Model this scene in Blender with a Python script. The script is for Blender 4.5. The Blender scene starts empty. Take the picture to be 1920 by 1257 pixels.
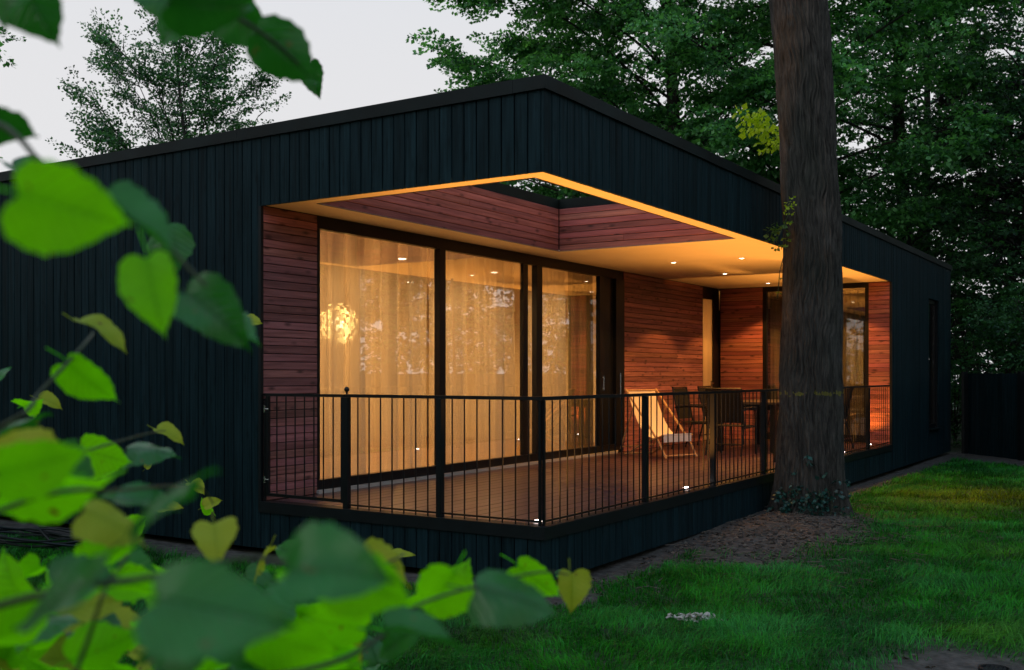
import bpy, math, random
import numpy as np
from mathutils import Vector, Matrix

# ------------------------------------------------------------------ camera, sky, sun, exposure
scn = bpy.context.scene
COL = scn.collection
FPX = 1964.0                                    # focal length in pixels of the 1920 px wide photograph
YAW = math.radians(57.3)
FWD = np.array([-math.cos(YAW), math.sin(YAW), 0.0])
RGT = np.array([math.sin(YAW), math.cos(YAW), 0.0])
UPV = np.array([0.0, 0.0, 1.0])
CAM = np.array([4.0006, -6.6712, 1.1362])
cam_d = bpy.data.cameras.new('camera')
cam = bpy.data.objects.new('camera', cam_d)
COL.objects.link(cam)
cam.location = CAM
cam.rotation_euler = (math.radians(90), 0, math.atan2(-FWD[0], FWD[1]))
cam_d.sensor_width = 36.0
cam_d.lens = FPX / 1920 * 36.0
cam_d.shift_y = (703 - 628.5) / 1920
cam_d.clip_start = 0.05
cam_d.clip_end = 600
cam_d.dof.use_dof = True
cam_d.dof.focus_distance = 9.5
cam_d.dof.aperture_fstop = 4.3
scn.camera = cam

SUN_EL, SUN_ROT = math.radians(38), math.radians(200)
world = bpy.data.worlds.new('World')
scn.world = world
world.use_nodes = True
wn = world.node_tree.nodes
wl = world.node_tree.links
bg = wn['Background']
skyt = wn.new('ShaderNodeTexSky')
skyt.sky_type = 'NISHITA'
skyt.sun_disc = False
skyt.sun_elevation = SUN_EL
skyt.sun_rotation = SUN_ROT
skyt.dust_density = 3.0
cloud = wn.new('ShaderNodeMix')                 # high overcast: cloud colour over the clear sky
cloud.data_type = 'RGBA'
cloud.inputs[0].default_value = 0.9
wl.new(skyt.outputs[0], cloud.inputs[6])
geo = wn.new('ShaderNodeTexCoord')              # the overcast is white low down and turns blue towards the zenith
sep = wn.new('ShaderNodeSeparateXYZ')
wl.new(geo.outputs['Generated'], sep.inputs[0])
elev = wn.new('ShaderNodeMapRange')
elev.interpolation_type = 'SMOOTHSTEP'
elev.inputs['From Min'].default_value = 0.22
elev.inputs['From Max'].default_value = 0.95
wl.new(sep.outputs['Z'], elev.inputs['Value'])
dusk = wn.new('ShaderNodeMix')
dusk.data_type = 'RGBA'
wl.new(elev.outputs[0], dusk.inputs[0])
dusk.inputs[6].default_value = (9.3, 9.2, 9.3, 1)
dusk.inputs[7].default_value = (5.2, 7.6, 10.5, 1)
wl.new(dusk.outputs[2], cloud.inputs[7])
wl.new(cloud.outputs[2], bg.inputs[0])
bg.inputs[1].default_value = 0.092

sun_d = bpy.data.lights.new('sun', 'SUN')
sun_d.energy = 0.3
sun_d.angle = math.radians(40)
sun_d.color = (1.0, 0.95, 0.88)
sun = bpy.data.objects.new('sun', sun_d)
COL.objects.link(sun)
sun.rotation_euler = (math.radians(90) - SUN_EL, 0, math.radians(180) - SUN_ROT)
vs = scn.view_settings
vs.view_transform = 'Standard'
vs.look = 'None'
vs.exposure = 0.0
vs.gamma = 1.0
vs.use_curve_mapping = False
cy = scn.cycles
cy.use_denoising = True
cy.max_bounces = 8
cy.diffuse_bounces = 4
cy.glossy_bounces = 4
cy.transmission_bounces = 6
cy.transparent_max_bounces = 16
cy.sample_clamp_indirect = 6.0
cy.caustics_reflective = False
cy.caustics_refractive = False

rng = np.random.default_rng(11)
random.seed(5)

# ------------------------------------------------------------------ helpers
def pt(px, py, depth):
    """A point seen at (px, py) of the photograph, depth metres in front of the camera."""
    return CAM + depth * (FWD + RGT * (px - 960) / FPX + UPV * (703 - py) / FPX)

def mesh_np(name, verts, faces, mats=(), smooth=False, attrs=None):
    """verts (n,3); faces (m,k) array, or a list of such arrays."""
    me = bpy.data.meshes.new(name)
    if isinstance(faces, np.ndarray):
        faces = [faces]
    faces = [np.asarray(f, dtype=np.int32) for f in faces if len(f)]
    nl = sum(f.size for f in faces)
    nf = sum(len(f) for f in faces)
    me.vertices.add(len(verts))
    me.vertices.foreach_set('co', np.asarray(verts, dtype=np.float32).ravel())
    me.loops.add(nl)
    me.loops.foreach_set('vertex_index', np.concatenate([f.ravel() for f in faces]))
    me.polygons.add(nf)
    tot = np.concatenate([np.full(len(f), f.shape[1], dtype=np.int32) for f in faces])
    me.polygons.foreach_set('loop_start', np.concatenate([[0], np.cumsum(tot)[:-1]]).astype(np.int32))
    me.polygons.foreach_set('loop_total', tot)
    if smooth:
        me.polygons.foreach_set('use_smooth', np.ones(nf, dtype=bool))
    if attrs:
        for k, v in attrs.items():
            a = me.attributes.new(k, 'FLOAT', 'POINT')
            a.data.foreach_set('value', np.asarray(v, dtype=np.float32))
    me.update(calc_edges=True)
    me.validate()
    for m in mats:
        me.materials.append(m)
    return me

class MB:
    """Collects boxes, tubes, rings and discs into one mesh."""
    def __init__(s):
        s.v, s.f, s.mi, s.n = [], [], [], 0
    def add(s, verts, faces, mi=0):
        s.v += [tuple(map(float, p)) for p in verts]
        s.f += [tuple(int(i) + s.n for i in f) for f in faces]
        s.mi += [mi] * len(faces)
        s.n += len(verts)
        return s
    def box(s, x0, x1, y0, y1, z0, z1, mi=0, M=None):
        v = [(x, y, z) for x in (x0, x1) for y in (y0, y1) for z in (z0, z1)]
        if M is not None:
            v = [M @ Vector(p) for p in v]
        return s.add(v, [(0, 1, 3, 2), (4, 6, 7, 5), (0, 4, 5, 1), (2, 3, 7, 6), (0, 2, 6, 4), (1, 5, 7, 3)], mi)
    def tube(s, pts, r, n=8, mi=0, cap=True):
        pts = [Vector(p) for p in pts]
        if not hasattr(r, '__len__'):
            r = [r] * len(pts)
        vs_, fs = [], []
        prev = None
        for i, p in enumerate(pts):
            t = (pts[min(i + 1, len(pts) - 1)] - pts[max(i - 1, 0)]).normalized()
            ref = Vector((0, 0, 1)) if abs(t.z) < 0.9 else Vector((1, 0, 0))
            a = t.cross(ref).normalized() if prev is None else (prev - t * prev.dot(t)).normalized()
            prev = a
            b = t.cross(a)
            for k in range(n):
                th = 2 * math.pi * k / n
                vs_.append(p + (a * math.cos(th) + b * math.sin(th)) * r[i])
        for i in range(len(pts) - 1):
            for k in range(n):
                k2 = (k + 1) % n
                fs.append((i * n + k, i * n + k2, (i + 1) * n + k2, (i + 1) * n + k))
        if cap:
            fs.append(tuple(range(n))[::-1])
            fs.append(tuple((len(pts) - 1) * n + k for k in range(n)))
        return s.add(vs_, fs, mi)
    def lathe(s, prof, c=(0, 0, 0), n=16, mi=0):
        vs_, fs = [], []
        for r, z in prof:
            for k in range(n):
                th = 2 * math.pi * k / n
                vs_.append((c[0] + r * math.cos(th), c[1] + r * math.sin(th), c[2] + z))
        for i in range(len(prof) - 1):
            for k in range(n):
                k2 = (k + 1) % n
                fs.append((i * n + k, i * n + k2, (i + 1) * n + k2, (i + 1) * n + k))
        fs.append(tuple(range(n))[::-1])
        fs.append(tuple((len(prof) - 1) * n + k for k in range(n)))
        return s.add(vs_, fs, mi)
    def mesh(s, name, mats, smooth=False):
        me = bpy.data.meshes.new(name)
        me.from_pydata(s.v, [], s.f)
        for m in (mats if isinstance(mats, (list, tuple)) else [mats]):
            me.materials.append(m)
        me.polygons.foreach_set('material_index', s.mi)
        if smooth:
            me.polygons.foreach_set('use_smooth', [True] * len(s.f))
            me.set_sharp_from_angle(angle=math.radians(40))
        me.update()
        return me

def link(name, me, parent=None, loc=(0, 0, 0)):
    o = bpy.data.objects.new(name, me)
    COL.objects.link(o)
    o.location = loc
    if parent is not None:
        o.parent = parent
    return o

def part(name, mb, mats, parent, loc=(0, 0, 0), smooth=False):
    return link(name, mb.mesh(name, mats, smooth), parent, loc)

def tag(o, label, cat, group=None):
    o['label'] = label
    o['category'] = cat
    if group:
        o['group'] = group
    return o

def thing(name, label, cat, loc=(0, 0, 0), group=None, rz=0.0):
    o = bpy.data.objects.new(name, None)
    COL.objects.link(o)
    o.location = loc
    o.rotation_euler = (0, 0, rz)
    o.empty_display_size = 0.2
    return tag(o, label, cat, group)

def copy_tree(o, parent=None):
    c = o.copy()
    COL.objects.link(c)
    if parent is not None:
        c.parent = parent
    for ch in o.children:
        copy_tree(ch, c)
    return c

def lamp(name, kind, parent, loc, energy, color, rot=(0, 0, 0), **kw):
    d = bpy.data.lights.new(name, kind)
    d.energy = energy
    d.color = color
    for k, v in kw.items():
        setattr(d, k, v)
    o = bpy.data.objects.new(name, d)
    COL.objects.link(o)
    o.location = loc
    o.rotation_euler = rot
    if parent is not None:
        o.parent = parent
    return o

# ------------------------------------------------------------------ materials
def new_mat(name):
    m = bpy.data.materials.new(name)
    m.use_nodes = True
    nt = m.node_tree
    return m, nt, nt.nodes['Principled BSDF'], nt.nodes['Material Output']

def N(nt, typ, **kw):
    n = nt.nodes.new(typ)
    for k, v in kw.items():
        setattr(n, k, v)
    return n

def simple(name, col, rough=0.6, metal=0.0, spec=0.5, emit=None, es=0.0, noise=0.0, nscale=8.0, bump=0.0):
    m, nt, b, out = new_mat(name)
    b.inputs['Base Color'].default_value = (*col, 1)
    b.inputs['Roughness'].default_value = rough
    b.inputs['Metallic'].default_value = metal
    b.inputs['Specular IOR Level'].default_value = spec
    if emit:
        b.inputs['Emission Color'].default_value = (*emit, 1)
        b.inputs['Emission Strength'].default_value = es
    if noise or bump:
        tc = N(nt, 'ShaderNodeTexCoord')
        nz = N(nt, 'ShaderNodeTexNoise')
        nz.inputs['Scale'].default_value = nscale
        nz.inputs['Detail'].default_value = 6
        nt.links.new(tc.outputs['Object'], nz.inputs['Vector'])
        if noise:
            r = N(nt, 'ShaderNodeValToRGB')
            r.color_ramp.elements[0].position = 0.3
            r.color_ramp.elements[1].position = 0.7
            r.color_ramp.elements[0].color = (*[c * (1 - noise) for c in col], 1)
            r.color_ramp.elements[1].color = (*[min(1, c * (1 + noise)) for c in col], 1)
            nt.links.new(nz.outputs['Fac'], r.inputs['Fac'])
            nt.links.new(r.outputs['Color'], b.inputs['Base Color'])
        if bump:
            bp = N(nt, 'ShaderNodeBump')
            bp.inputs['Strength'].default_value = bump
            bp.inputs['Distance'].default_value = 0.01
            nt.links.new(nz.outputs['Fac'], bp.inputs['Height'])
            nt.links.new(bp.outputs['Normal'], b.inputs['Normal'])
    return m

def wood(name, dark, light, grain_axis, rough=0.55, rnd=0.35, knots=0.5, spec=0.4, gscale=1.0, hue=0.0):
    """Boards: grain runs along grain_axis, every board its own shade (Object Info random) and its own cut of the pattern."""
    m, nt, b, out = new_mat(name)
    L = nt.links.new
    tc = N(nt, 'ShaderNodeTexCoord')
    oi = N(nt, 'ShaderNodeObjectInfo')
    off = N(nt, 'ShaderNodeVectorMath', operation='SCALE')
    off.inputs[0].default_value = (37.1, 23.7, 51.3)
    L(oi.outputs['Random'], off.inputs['Scale'])
    add = N(nt, 'ShaderNodeVectorMath', operation='ADD')
    L(tc.outputs['Object'], add.inputs[0])
    L(off.outputs[0], add.inputs[1])
    sc = [38.0 * gscale] * 3
    sc[grain_axis] = 1.6 * gscale
    mp = N(nt, 'ShaderNodeVectorMath', operation='MULTIPLY')
    mp.inputs[1].default_value = sc
    L(add.outputs[0], mp.inputs[0])
    nz = N(nt, 'ShaderNodeTexNoise')
    nz.inputs['Scale'].default_value = 1.0
    nz.inputs['Detail'].default_value = 5
    nz.inputs['Roughness'].default_value = 0.65
    L(mp.outputs[0], nz.inputs['Vector'])
    ramp = N(nt, 'ShaderNodeValToRGB')
    ramp.color_ramp.elements[0].position = 0.32
    ramp.color_ramp.elements[1].position = 0.70
    ramp.color_ramp.elements[0].color = (*dark, 1)
    ramp.color_ramp.elements[1].color = (*light, 1)
    L(nz.outputs['Fac'], ramp.inputs['Fac'])
    # knots and larger stains
    ks = [11.0] * 3
    ks[grain_axis] = 4.2
    mk = N(nt, 'ShaderNodeVectorMath', operation='MULTIPLY')
    mk.inputs[1].default_value = ks
    L(add.outputs[0], mk.inputs[0])
    vo = N(nt, 'ShaderNodeTexVoronoi')
    vo.inputs['Scale'].default_value = 1.0
    L(mk.outputs[0], vo.inputs['Vector'])
    kr = N(nt, 'ShaderNodeValToRGB')
    kr.color_ramp.elements[0].position = 0.06
    kr.color_ramp.elements[1].position = 0.26
    kr.color_ramp.elements[0].color = (1 - knots,) * 3 + (1,)
    kr.color_ramp.elements[1].color = (1, 1, 1, 1)
    L(vo.outputs['Distance'], kr.inputs['Fac'])
    m1 = N(nt, 'ShaderNodeMix', data_type='RGBA', blend_type='MULTIPLY')
    m1.inputs[0].default_value = 1.0
    L(ramp.outputs['Color'], m1.inputs[6])
    L(kr.outputs['Color'], m1.inputs[7])
    # board to board shade
    mr = N(nt, 'ShaderNodeMapRange')
    mr.inputs['To Min'].default_value = 1 - rnd
    mr.inputs['To Max'].default_value = 1 + rnd
    L(oi.outputs['Random'], mr.inputs['Value'])
    hs = N(nt, 'ShaderNodeHueSaturation')
    L(mr.outputs['Result'], hs.inputs['Value'])
    L(m1.outputs[2], hs.inputs['Color'])
    if hue:
        mh = N(nt, 'ShaderNodeMapRange')
        mh.inputs['To Min'].default_value = 0.5 - hue
        mh.inputs['To Max'].default_value = 0.5 + hue
        fr = N(nt, 'ShaderNodeMath', operation='FRACT')
        mu = N(nt, 'ShaderNodeMath', operation='MULTIPLY')
        mu.inputs[1].default_value = 17.3
        L(oi.outputs['Random'], mu.inputs[0])
        L(mu.outputs[0], fr.inputs[0])
        L(fr.outputs[0], mh.inputs['Value'])
        L(mh.outputs['Result'], hs.inputs['Hue'])
    L(hs.outputs['Color'], b.inputs['Base Color'])
    b.inputs['Roughness'].default_value = rough
    b.inputs['Specular IOR Level'].default_value = spec
    bp = N(nt, 'ShaderNodeBump')
    bp.inputs['Strength'].default_value = 0.35
    bp.inputs['Distance'].default_value = 0.004
    L(nz.outputs['Fac'], bp.inputs['Height'])
    L(bp.outputs['Normal'], b.inputs['Normal'])
    return m

M = {}
M['clad'] = wood('black_stained_timber', (0.0022, 0.0100, 0.0135), (0.0120, 0.0350, 0.0455), 2, rough=0.6, rnd=0.22, knots=0.35, spec=0.10)
M['clad_edge'] = simple('black_painted_trim', (0.004, 0.007, 0.009), 0.5, spec=0.3, noise=0.3, nscale=5)
M['backing'] = simple('black_membrane', (0.004, 0.004, 0.005), 0.9)
M['plank_y'] = wood('red_brown_planks_along_wall', (0.165, 0.062, 0.064), (0.40, 0.165, 0.165), 1, rnd=0.34, knots=0.72, hue=0.014)
M['plank_x'] = wood('red_brown_planks_across_wall', (0.175, 0.060, 0.056), (0.42, 0.150, 0.130), 0, rnd=0.34, knots=0.72, hue=0.014)
M['deck'] = wood('dark_red_decking', (0.042, 0.020, 0.028), (0.098, 0.045, 0.058), 1, rough=0.33, rnd=0.28, knots=0.3, spec=0.65)
M['coping'] = simple('dark_roof_sheet', (0.004, 0.0105, 0.0120), 0.5, spec=0.22, noise=0.6, nscale=1.6)
M['soffit'] = simple('cream_paint', (0.74, 0.68, 0.60), 0.7, noise=0.03, nscale=3)
M['interior'] = simple('warm_white_plaster', (0.75, 0.68, 0.58), 0.8)
M['int_floor'] = wood('oak_floor', (0.20, 0.12, 0.06), (0.34, 0.21, 0.11), 1, rough=0.4)
M['metal'] = simple('black_powder_coat', (0.005, 0.006, 0.008), 0.34, spec=0.4)
M['frame'] = simple('anthracite_frame', (0.005, 0.006, 0.008), 0.42, spec=0.3)
M['alu'] = simple('pale_threshold', (0.50, 0.50, 0.48), 0.4, metal=0.2)
M['steel'] = simple('bright_steel', (0.6, 0.6, 0.6), 0.25, metal=1.0)
M['door'] = simple('pale_door_panel', (0.62, 0.50, 0.34), 0.45)
M['roof'] = simple('roof_felt', (0.03, 0.03, 0.032), 0.9, noise=0.3, nscale=20)

def glass_mat(name, ior, tint=(0.93, 0.95, 0.94)):
    m, nt, b, out = new_mat(name)
    nt.nodes.remove(b)
    tr = N(nt, 'ShaderNodeBsdfTransparent')
    tr.inputs[0].default_value = (*tint, 1)
    gl = N(nt, 'ShaderNodeBsdfGlossy')
    gl.inputs['Roughness'].default_value = 0.0
    ge = N(nt, 'ShaderNodeNewGeometry')                  # Schlick reflectance, the same from both sides of the thin pane
    dt = N(nt, 'ShaderNodeVectorMath', operation='DOT_PRODUCT')
    nt.links.new(ge.outputs['Normal'], dt.inputs[0])
    nt.links.new(ge.outputs['Incoming'], dt.inputs[1])
    ab = N(nt, 'ShaderNodeMath', operation='ABSOLUTE')
    nt.links.new(dt.outputs['Value'], ab.inputs[0])
    om = N(nt, 'ShaderNodeMath', operation='SUBTRACT')
    om.inputs[0].default_value = 1.0
    nt.links.new(ab.outputs[0], om.inputs[1])
    pw = N(nt, 'ShaderNodeMath', operation='POWER')
    pw.inputs[1].default_value = 5.0
    nt.links.new(om.outputs[0], pw.inputs[0])
    fr = N(nt, 'ShaderNodeMath', operation='MULTIPLY_ADD')
    fr.inputs[1].default_value = 1 - ior
    fr.inputs[2].default_value = ior
    nt.links.new(pw.outputs[0], fr.inputs[0])
    mx = N(nt, 'ShaderNodeMixShader')
    nt.links.new(fr.outputs[0], mx.inputs[0])
    nt.links.new(tr.outputs[0], mx.inputs[1])
    nt.links.new(gl.outputs[0], mx.inputs[2])
    nt.links.new(mx.outputs[0], out.inputs[0])
    return m
M['glass'] = glass_mat('double_glazing', 0.23)

def curtain_mat(name, col, clear, trans):
    m, nt, b, out = new_mat(name)
    L = nt.links.new
    nt.nodes.remove(b)
    df = N(nt, 'ShaderNodeBsdfDiffuse')
    df.inputs[0].default_value = (*col, 1)
    tl = N(nt, 'ShaderNodeBsdfTranslucent')
    tl.inputs[0].default_value = (*col, 1)
    tp = N(nt, 'ShaderNodeBsdfTransparent')
    m1 = N(nt, 'ShaderNodeMixShader')
    L(df.outputs[0], m1.inputs[1])
    L(tl.outputs[0], m1.inputs[2])
    m2 = N(nt, 'ShaderNodeMixShader')
    tc = N(nt, 'ShaderNodeTexCoord')
    sc = N(nt, 'ShaderNodeVectorMath', operation='MULTIPLY')
    sc.inputs[1].default_value = (0, 3.4, 0.02)
    L(tc.outputs['Object'], sc.inputs[0])
    nz = N(nt, 'ShaderNodeTexNoise')
    nz.inputs['Scale'].default_value = 1.0
    nz.inputs['Detail'].default_value = 1.5
    L(sc.outputs[0], nz.inputs['Vector'])
    mr = N(nt, 'ShaderNodeMapRange')
    mr.inputs['From Min'].default_value = 0.38
    mr.inputs['From Max'].default_value = 0.62
    mr.inputs['To Min'].default_value = max(0, clear - 0.26)
    mr.inputs['To Max'].default_value = clear + 0.26
    L(nz.outputs['Fac'], mr.inputs['Value'])
    L(mr.outputs[0], m2.inputs[0])
    mt = N(nt, 'ShaderNodeMapRange')                     # bunched cloth lets less light through
    mt.inputs['From Min'].default_value = 0.36
    mt.inputs['From Max'].default_value = 0.64
    mt.inputs['To Min'].default_value = trans * (0.55 if clear else 1.0)
    mt.inputs['To Max'].default_value = min(1, trans * 1.15)
    L(nz.outputs['Fac'], mt.inputs['Value'])
    L(mt.outputs[0], m1.inputs[0])
    L(m1.outputs[0], m2.inputs[1])
    L(tp.outputs[0], m2.inputs[2])
    L(m2.outputs[0], out.inputs[0])
    return m
M['frosted'] = curtain_mat('frosted_door_glass', (0.72, 0.62, 0.48), 0.0, 0.6)
M['sheer'] = curtain_mat('sheer_cloth', (0.80, 0.74, 0.68), 0.28, 0.66)
M['drape'] = curtain_mat('olive_drape_cloth', (0.34, 0.28, 0.17), 0.0, 0.12)

def leaf_mat(name, dark, light, transl, rough=0.4, spec=0.5, clump=0.5, veins=False, tcol=None):
    """Leaf: diffuse + gloss + translucency; shade varies per leaf (vertex attribute 'shade') and by object."""
    m, nt, b, out = new_mat(name)
    L = nt.links.new
    at = N(nt, 'ShaderNodeAttribute', attribute_name='shade')
    mix = N(nt, 'ShaderNodeMix', data_type='RGBA')
    mix.inputs[6].default_value = (*dark, 1)
    mix.inputs[7].default_value = (*light, 1)
    if veins:
        oi = N(nt, 'ShaderNodeObjectInfo')
        tc = N(nt, 'ShaderNodeTexCoord')
        nz = N(nt, 'ShaderNodeTexNoise')
        nz.inputs['Scale'].default_value = 2.2
        nz.inputs['Detail'].default_value = 4
        L(tc.outputs['Object'], nz.inputs['Vector'])
        ad = N(nt, 'ShaderNodeMath', operation='ADD')
        L(oi.outputs['Random'], ad.inputs[0])
        L(nz.outputs['Fac'], ad.inputs[1])
        ml = N(nt, 'ShaderNodeMath', operation='MULTIPLY')
        ml.inputs[1].default_value = 0.55
        L(ad.outputs[0], ml.inputs[0])
        sub = N(nt, 'ShaderNodeMath', operation='ADD', use_clamp=True)
        L(ml.outputs[0], sub.inputs[0])
        mv = N(nt, 'ShaderNodeMath', operation='MULTIPLY')
        mv.inputs[1].default_value = 0.55
        L(at.outputs['Fac'], mv.inputs[0])
        L(mv.outputs[0], sub.inputs[1])
        L(sub.outputs[0], mix.inputs[0])
    else:
        L(at.outputs['Fac'], mix.inputs[0])
    colour = mix.outputs[2]
    if veins:                                             # herringbone side veins and a pale midrib
        sx = N(nt, 'ShaderNodeSeparateXYZ')
        L(tc.outputs['Object'], sx.inputs[0])
        ax = N(nt, 'ShaderNodeMath', operation='ABSOLUTE')
        L(sx.outputs['X'], ax.inputs[0])
        ma = N(nt, 'ShaderNodeMath', operation='MULTIPLY_ADD')
        ma.inputs[1].default_value = -.85
        nw = N(nt, 'ShaderNodeMath', operation='MULTIPLY_ADD'); nw.inputs[1].default_value = .16
        L(nz.outputs['Fac'], nw.inputs[0]); L(sx.outputs['Y'], nw.inputs[2])
        L(ax.outputs[0], ma.inputs[0]); L(nw.outputs[0], ma.inputs[2])
        mf = N(nt, 'ShaderNodeMath', operation='MULTIPLY'); mf.inputs[1].default_value = 7.5
        L(ma.outputs[0], mf.inputs[0])
        pp = N(nt, 'ShaderNodeMath', operation='PINGPONG'); pp.inputs[1].default_value = .5
        L(mf.outputs[0], pp.inputs[0])
        v1 = N(nt, 'ShaderNodeMapRange'); v1.inputs['From Min'].default_value = .0; v1.inputs['From Max'].default_value = .14
        v1.inputs['To Min'].default_value = 1; v1.inputs['To Max'].default_value = 0
        L(pp.outputs[0], v1.inputs['Value'])
        v2 = N(nt, 'ShaderNodeMapRange'); v2.inputs['From Min'].default_value = .006; v2.inputs['From Max'].default_value = .028
        v2.inputs['To Min'].default_value = 1; v2.inputs['To Max'].default_value = 0
        L(ax.outputs[0], v2.inputs['Value'])
        vm = N(nt, 'ShaderNodeMath', operation='MAXIMUM')
        L(v1.outputs[0], vm.inputs[0]); L(v2.outputs[0], vm.inputs[1])
        vc = N(nt, 'ShaderNodeMix', data_type='RGBA')
        vs2 = N(nt, 'ShaderNodeMath', operation='MULTIPLY'); vs2.inputs[1].default_value = .30
        L(vm.outputs[0], vs2.inputs[0]); L(vs2.outputs[0], vc.inputs[0])
        L(colour, vc.inputs[6]); vc.inputs[7].default_value = (*[.55 * c for c in dark], 1)
        colour = vc.outputs[2]
        n4 = N(nt, 'ShaderNodeTexNoise'); n4.inputs['Scale'].default_value = 4.5; n4.inputs['Detail'].default_value = 3
        ofs = N(nt, 'ShaderNodeVectorMath', operation='SCALE'); ofs.inputs[0].default_value = (31, 17, 9)
        L(oi.outputs['Random'], ofs.inputs['Scale'])
        av = N(nt, 'ShaderNodeVectorMath', operation='ADD'); L(tc.outputs['Object'], av.inputs[0]); L(ofs.outputs[0], av.inputs[1])
        L(av.outputs[0], n4.inputs['Vector'])
        r4 = N(nt, 'ShaderNodeMapRange'); r4.inputs['From Min'].default_value = .68; r4.inputs['From Max'].default_value = .74
        L(n4.outputs['Fac'], r4.inputs['Value'])
        bc = N(nt, 'ShaderNodeMix', data_type='RGBA'); L(r4.outputs[0], bc.inputs[0]); L(colour, bc.inputs[6])
        bc.inputs[7].default_value = (.16, .10, .03, 1)
        colour = bc.outputs[2]
        bp = N(nt, 'ShaderNodeBump'); bp.inputs['Strength'].default_value = .38; bp.inputs['Distance'].default_value = .004
        bp.invert = True
        L(vm.outputs[0], bp.inputs['Height']); L(bp.outputs['Normal'], b.inputs['Normal'])
    L(colour, b.inputs['Base Color'])
    b.inputs['Roughness'].default_value = rough
    b.inputs['Specular IOR Level'].default_value = spec
    tl = N(nt, 'ShaderNodeBsdfTranslucent')
    g = N(nt, 'ShaderNodeMix', data_type='RGBA', blend_type='MULTIPLY')
    g.inputs[0].default_value = 1.0
    g.inputs[7].default_value = (*(tcol or (1.5, 1.5, 0.6)), 1)
    L(colour, g.inputs[6])
    L(g.outputs[2], tl.inputs[0])
    ms = N(nt, 'ShaderNodeMixShader')
    ms.inputs[0].default_value = transl
    L(b.outputs[0], ms.inputs[1])
    L(tl.outputs[0], ms.inputs[2])
    L(ms.outputs[0], out.inputs[0])
    return m
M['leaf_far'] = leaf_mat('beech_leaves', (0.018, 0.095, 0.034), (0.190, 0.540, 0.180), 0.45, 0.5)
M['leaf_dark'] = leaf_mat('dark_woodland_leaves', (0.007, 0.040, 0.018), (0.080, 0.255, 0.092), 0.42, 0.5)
M['leaf_lime'] = leaf_mat('lime_shoot_leaves', (0.36, 0.50, 0.02), (0.62, 0.72, 0.03), 0.45, 0.5)
M['leaf_shoot'] = leaf_mat('green_shoot_leaves', (0.07, 0.16, 0.02), (0.16, 0.28, 0.04), 0.4, 0.5)
M['leaf_ivy'] = leaf_mat('ivy_leaves', (0.008, 0.045, 0.040), (0.026, 0.12, 0.105), 0.15, 0.35)
M['leaf_copper'] = leaf_mat('copper_beech_leaves', (0.012, 0.010, 0.014), (0.034, 0.030, 0.036), 0.3, 0.5)
M['leaf_bright'] = leaf_mat('backlit_linden_leaf', (0.11, 0.50, 0.004), (0.25, 0.78, 0.008), 0.6, 0.5, 0.25, veins=True, tcol=(1.45, 1.5, 0.35))  # bright base green stands in for light shining through the leaf
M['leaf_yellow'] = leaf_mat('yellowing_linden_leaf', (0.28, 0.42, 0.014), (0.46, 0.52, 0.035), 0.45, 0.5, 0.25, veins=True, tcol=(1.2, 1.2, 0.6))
M['leaf_deep'] = leaf_mat('deep_linden_leaf', (0.008, 0.090, 0.010), (0.030, 0.225, 0.028), 0.38, 0.20, 0.5, veins=True)  # same leaf in a deeper green, without that light
M['twig'] = simple('green_brown_twig', (0.03, 0.045, 0.014), 0.6, noise=0.4, nscale=60)

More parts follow.
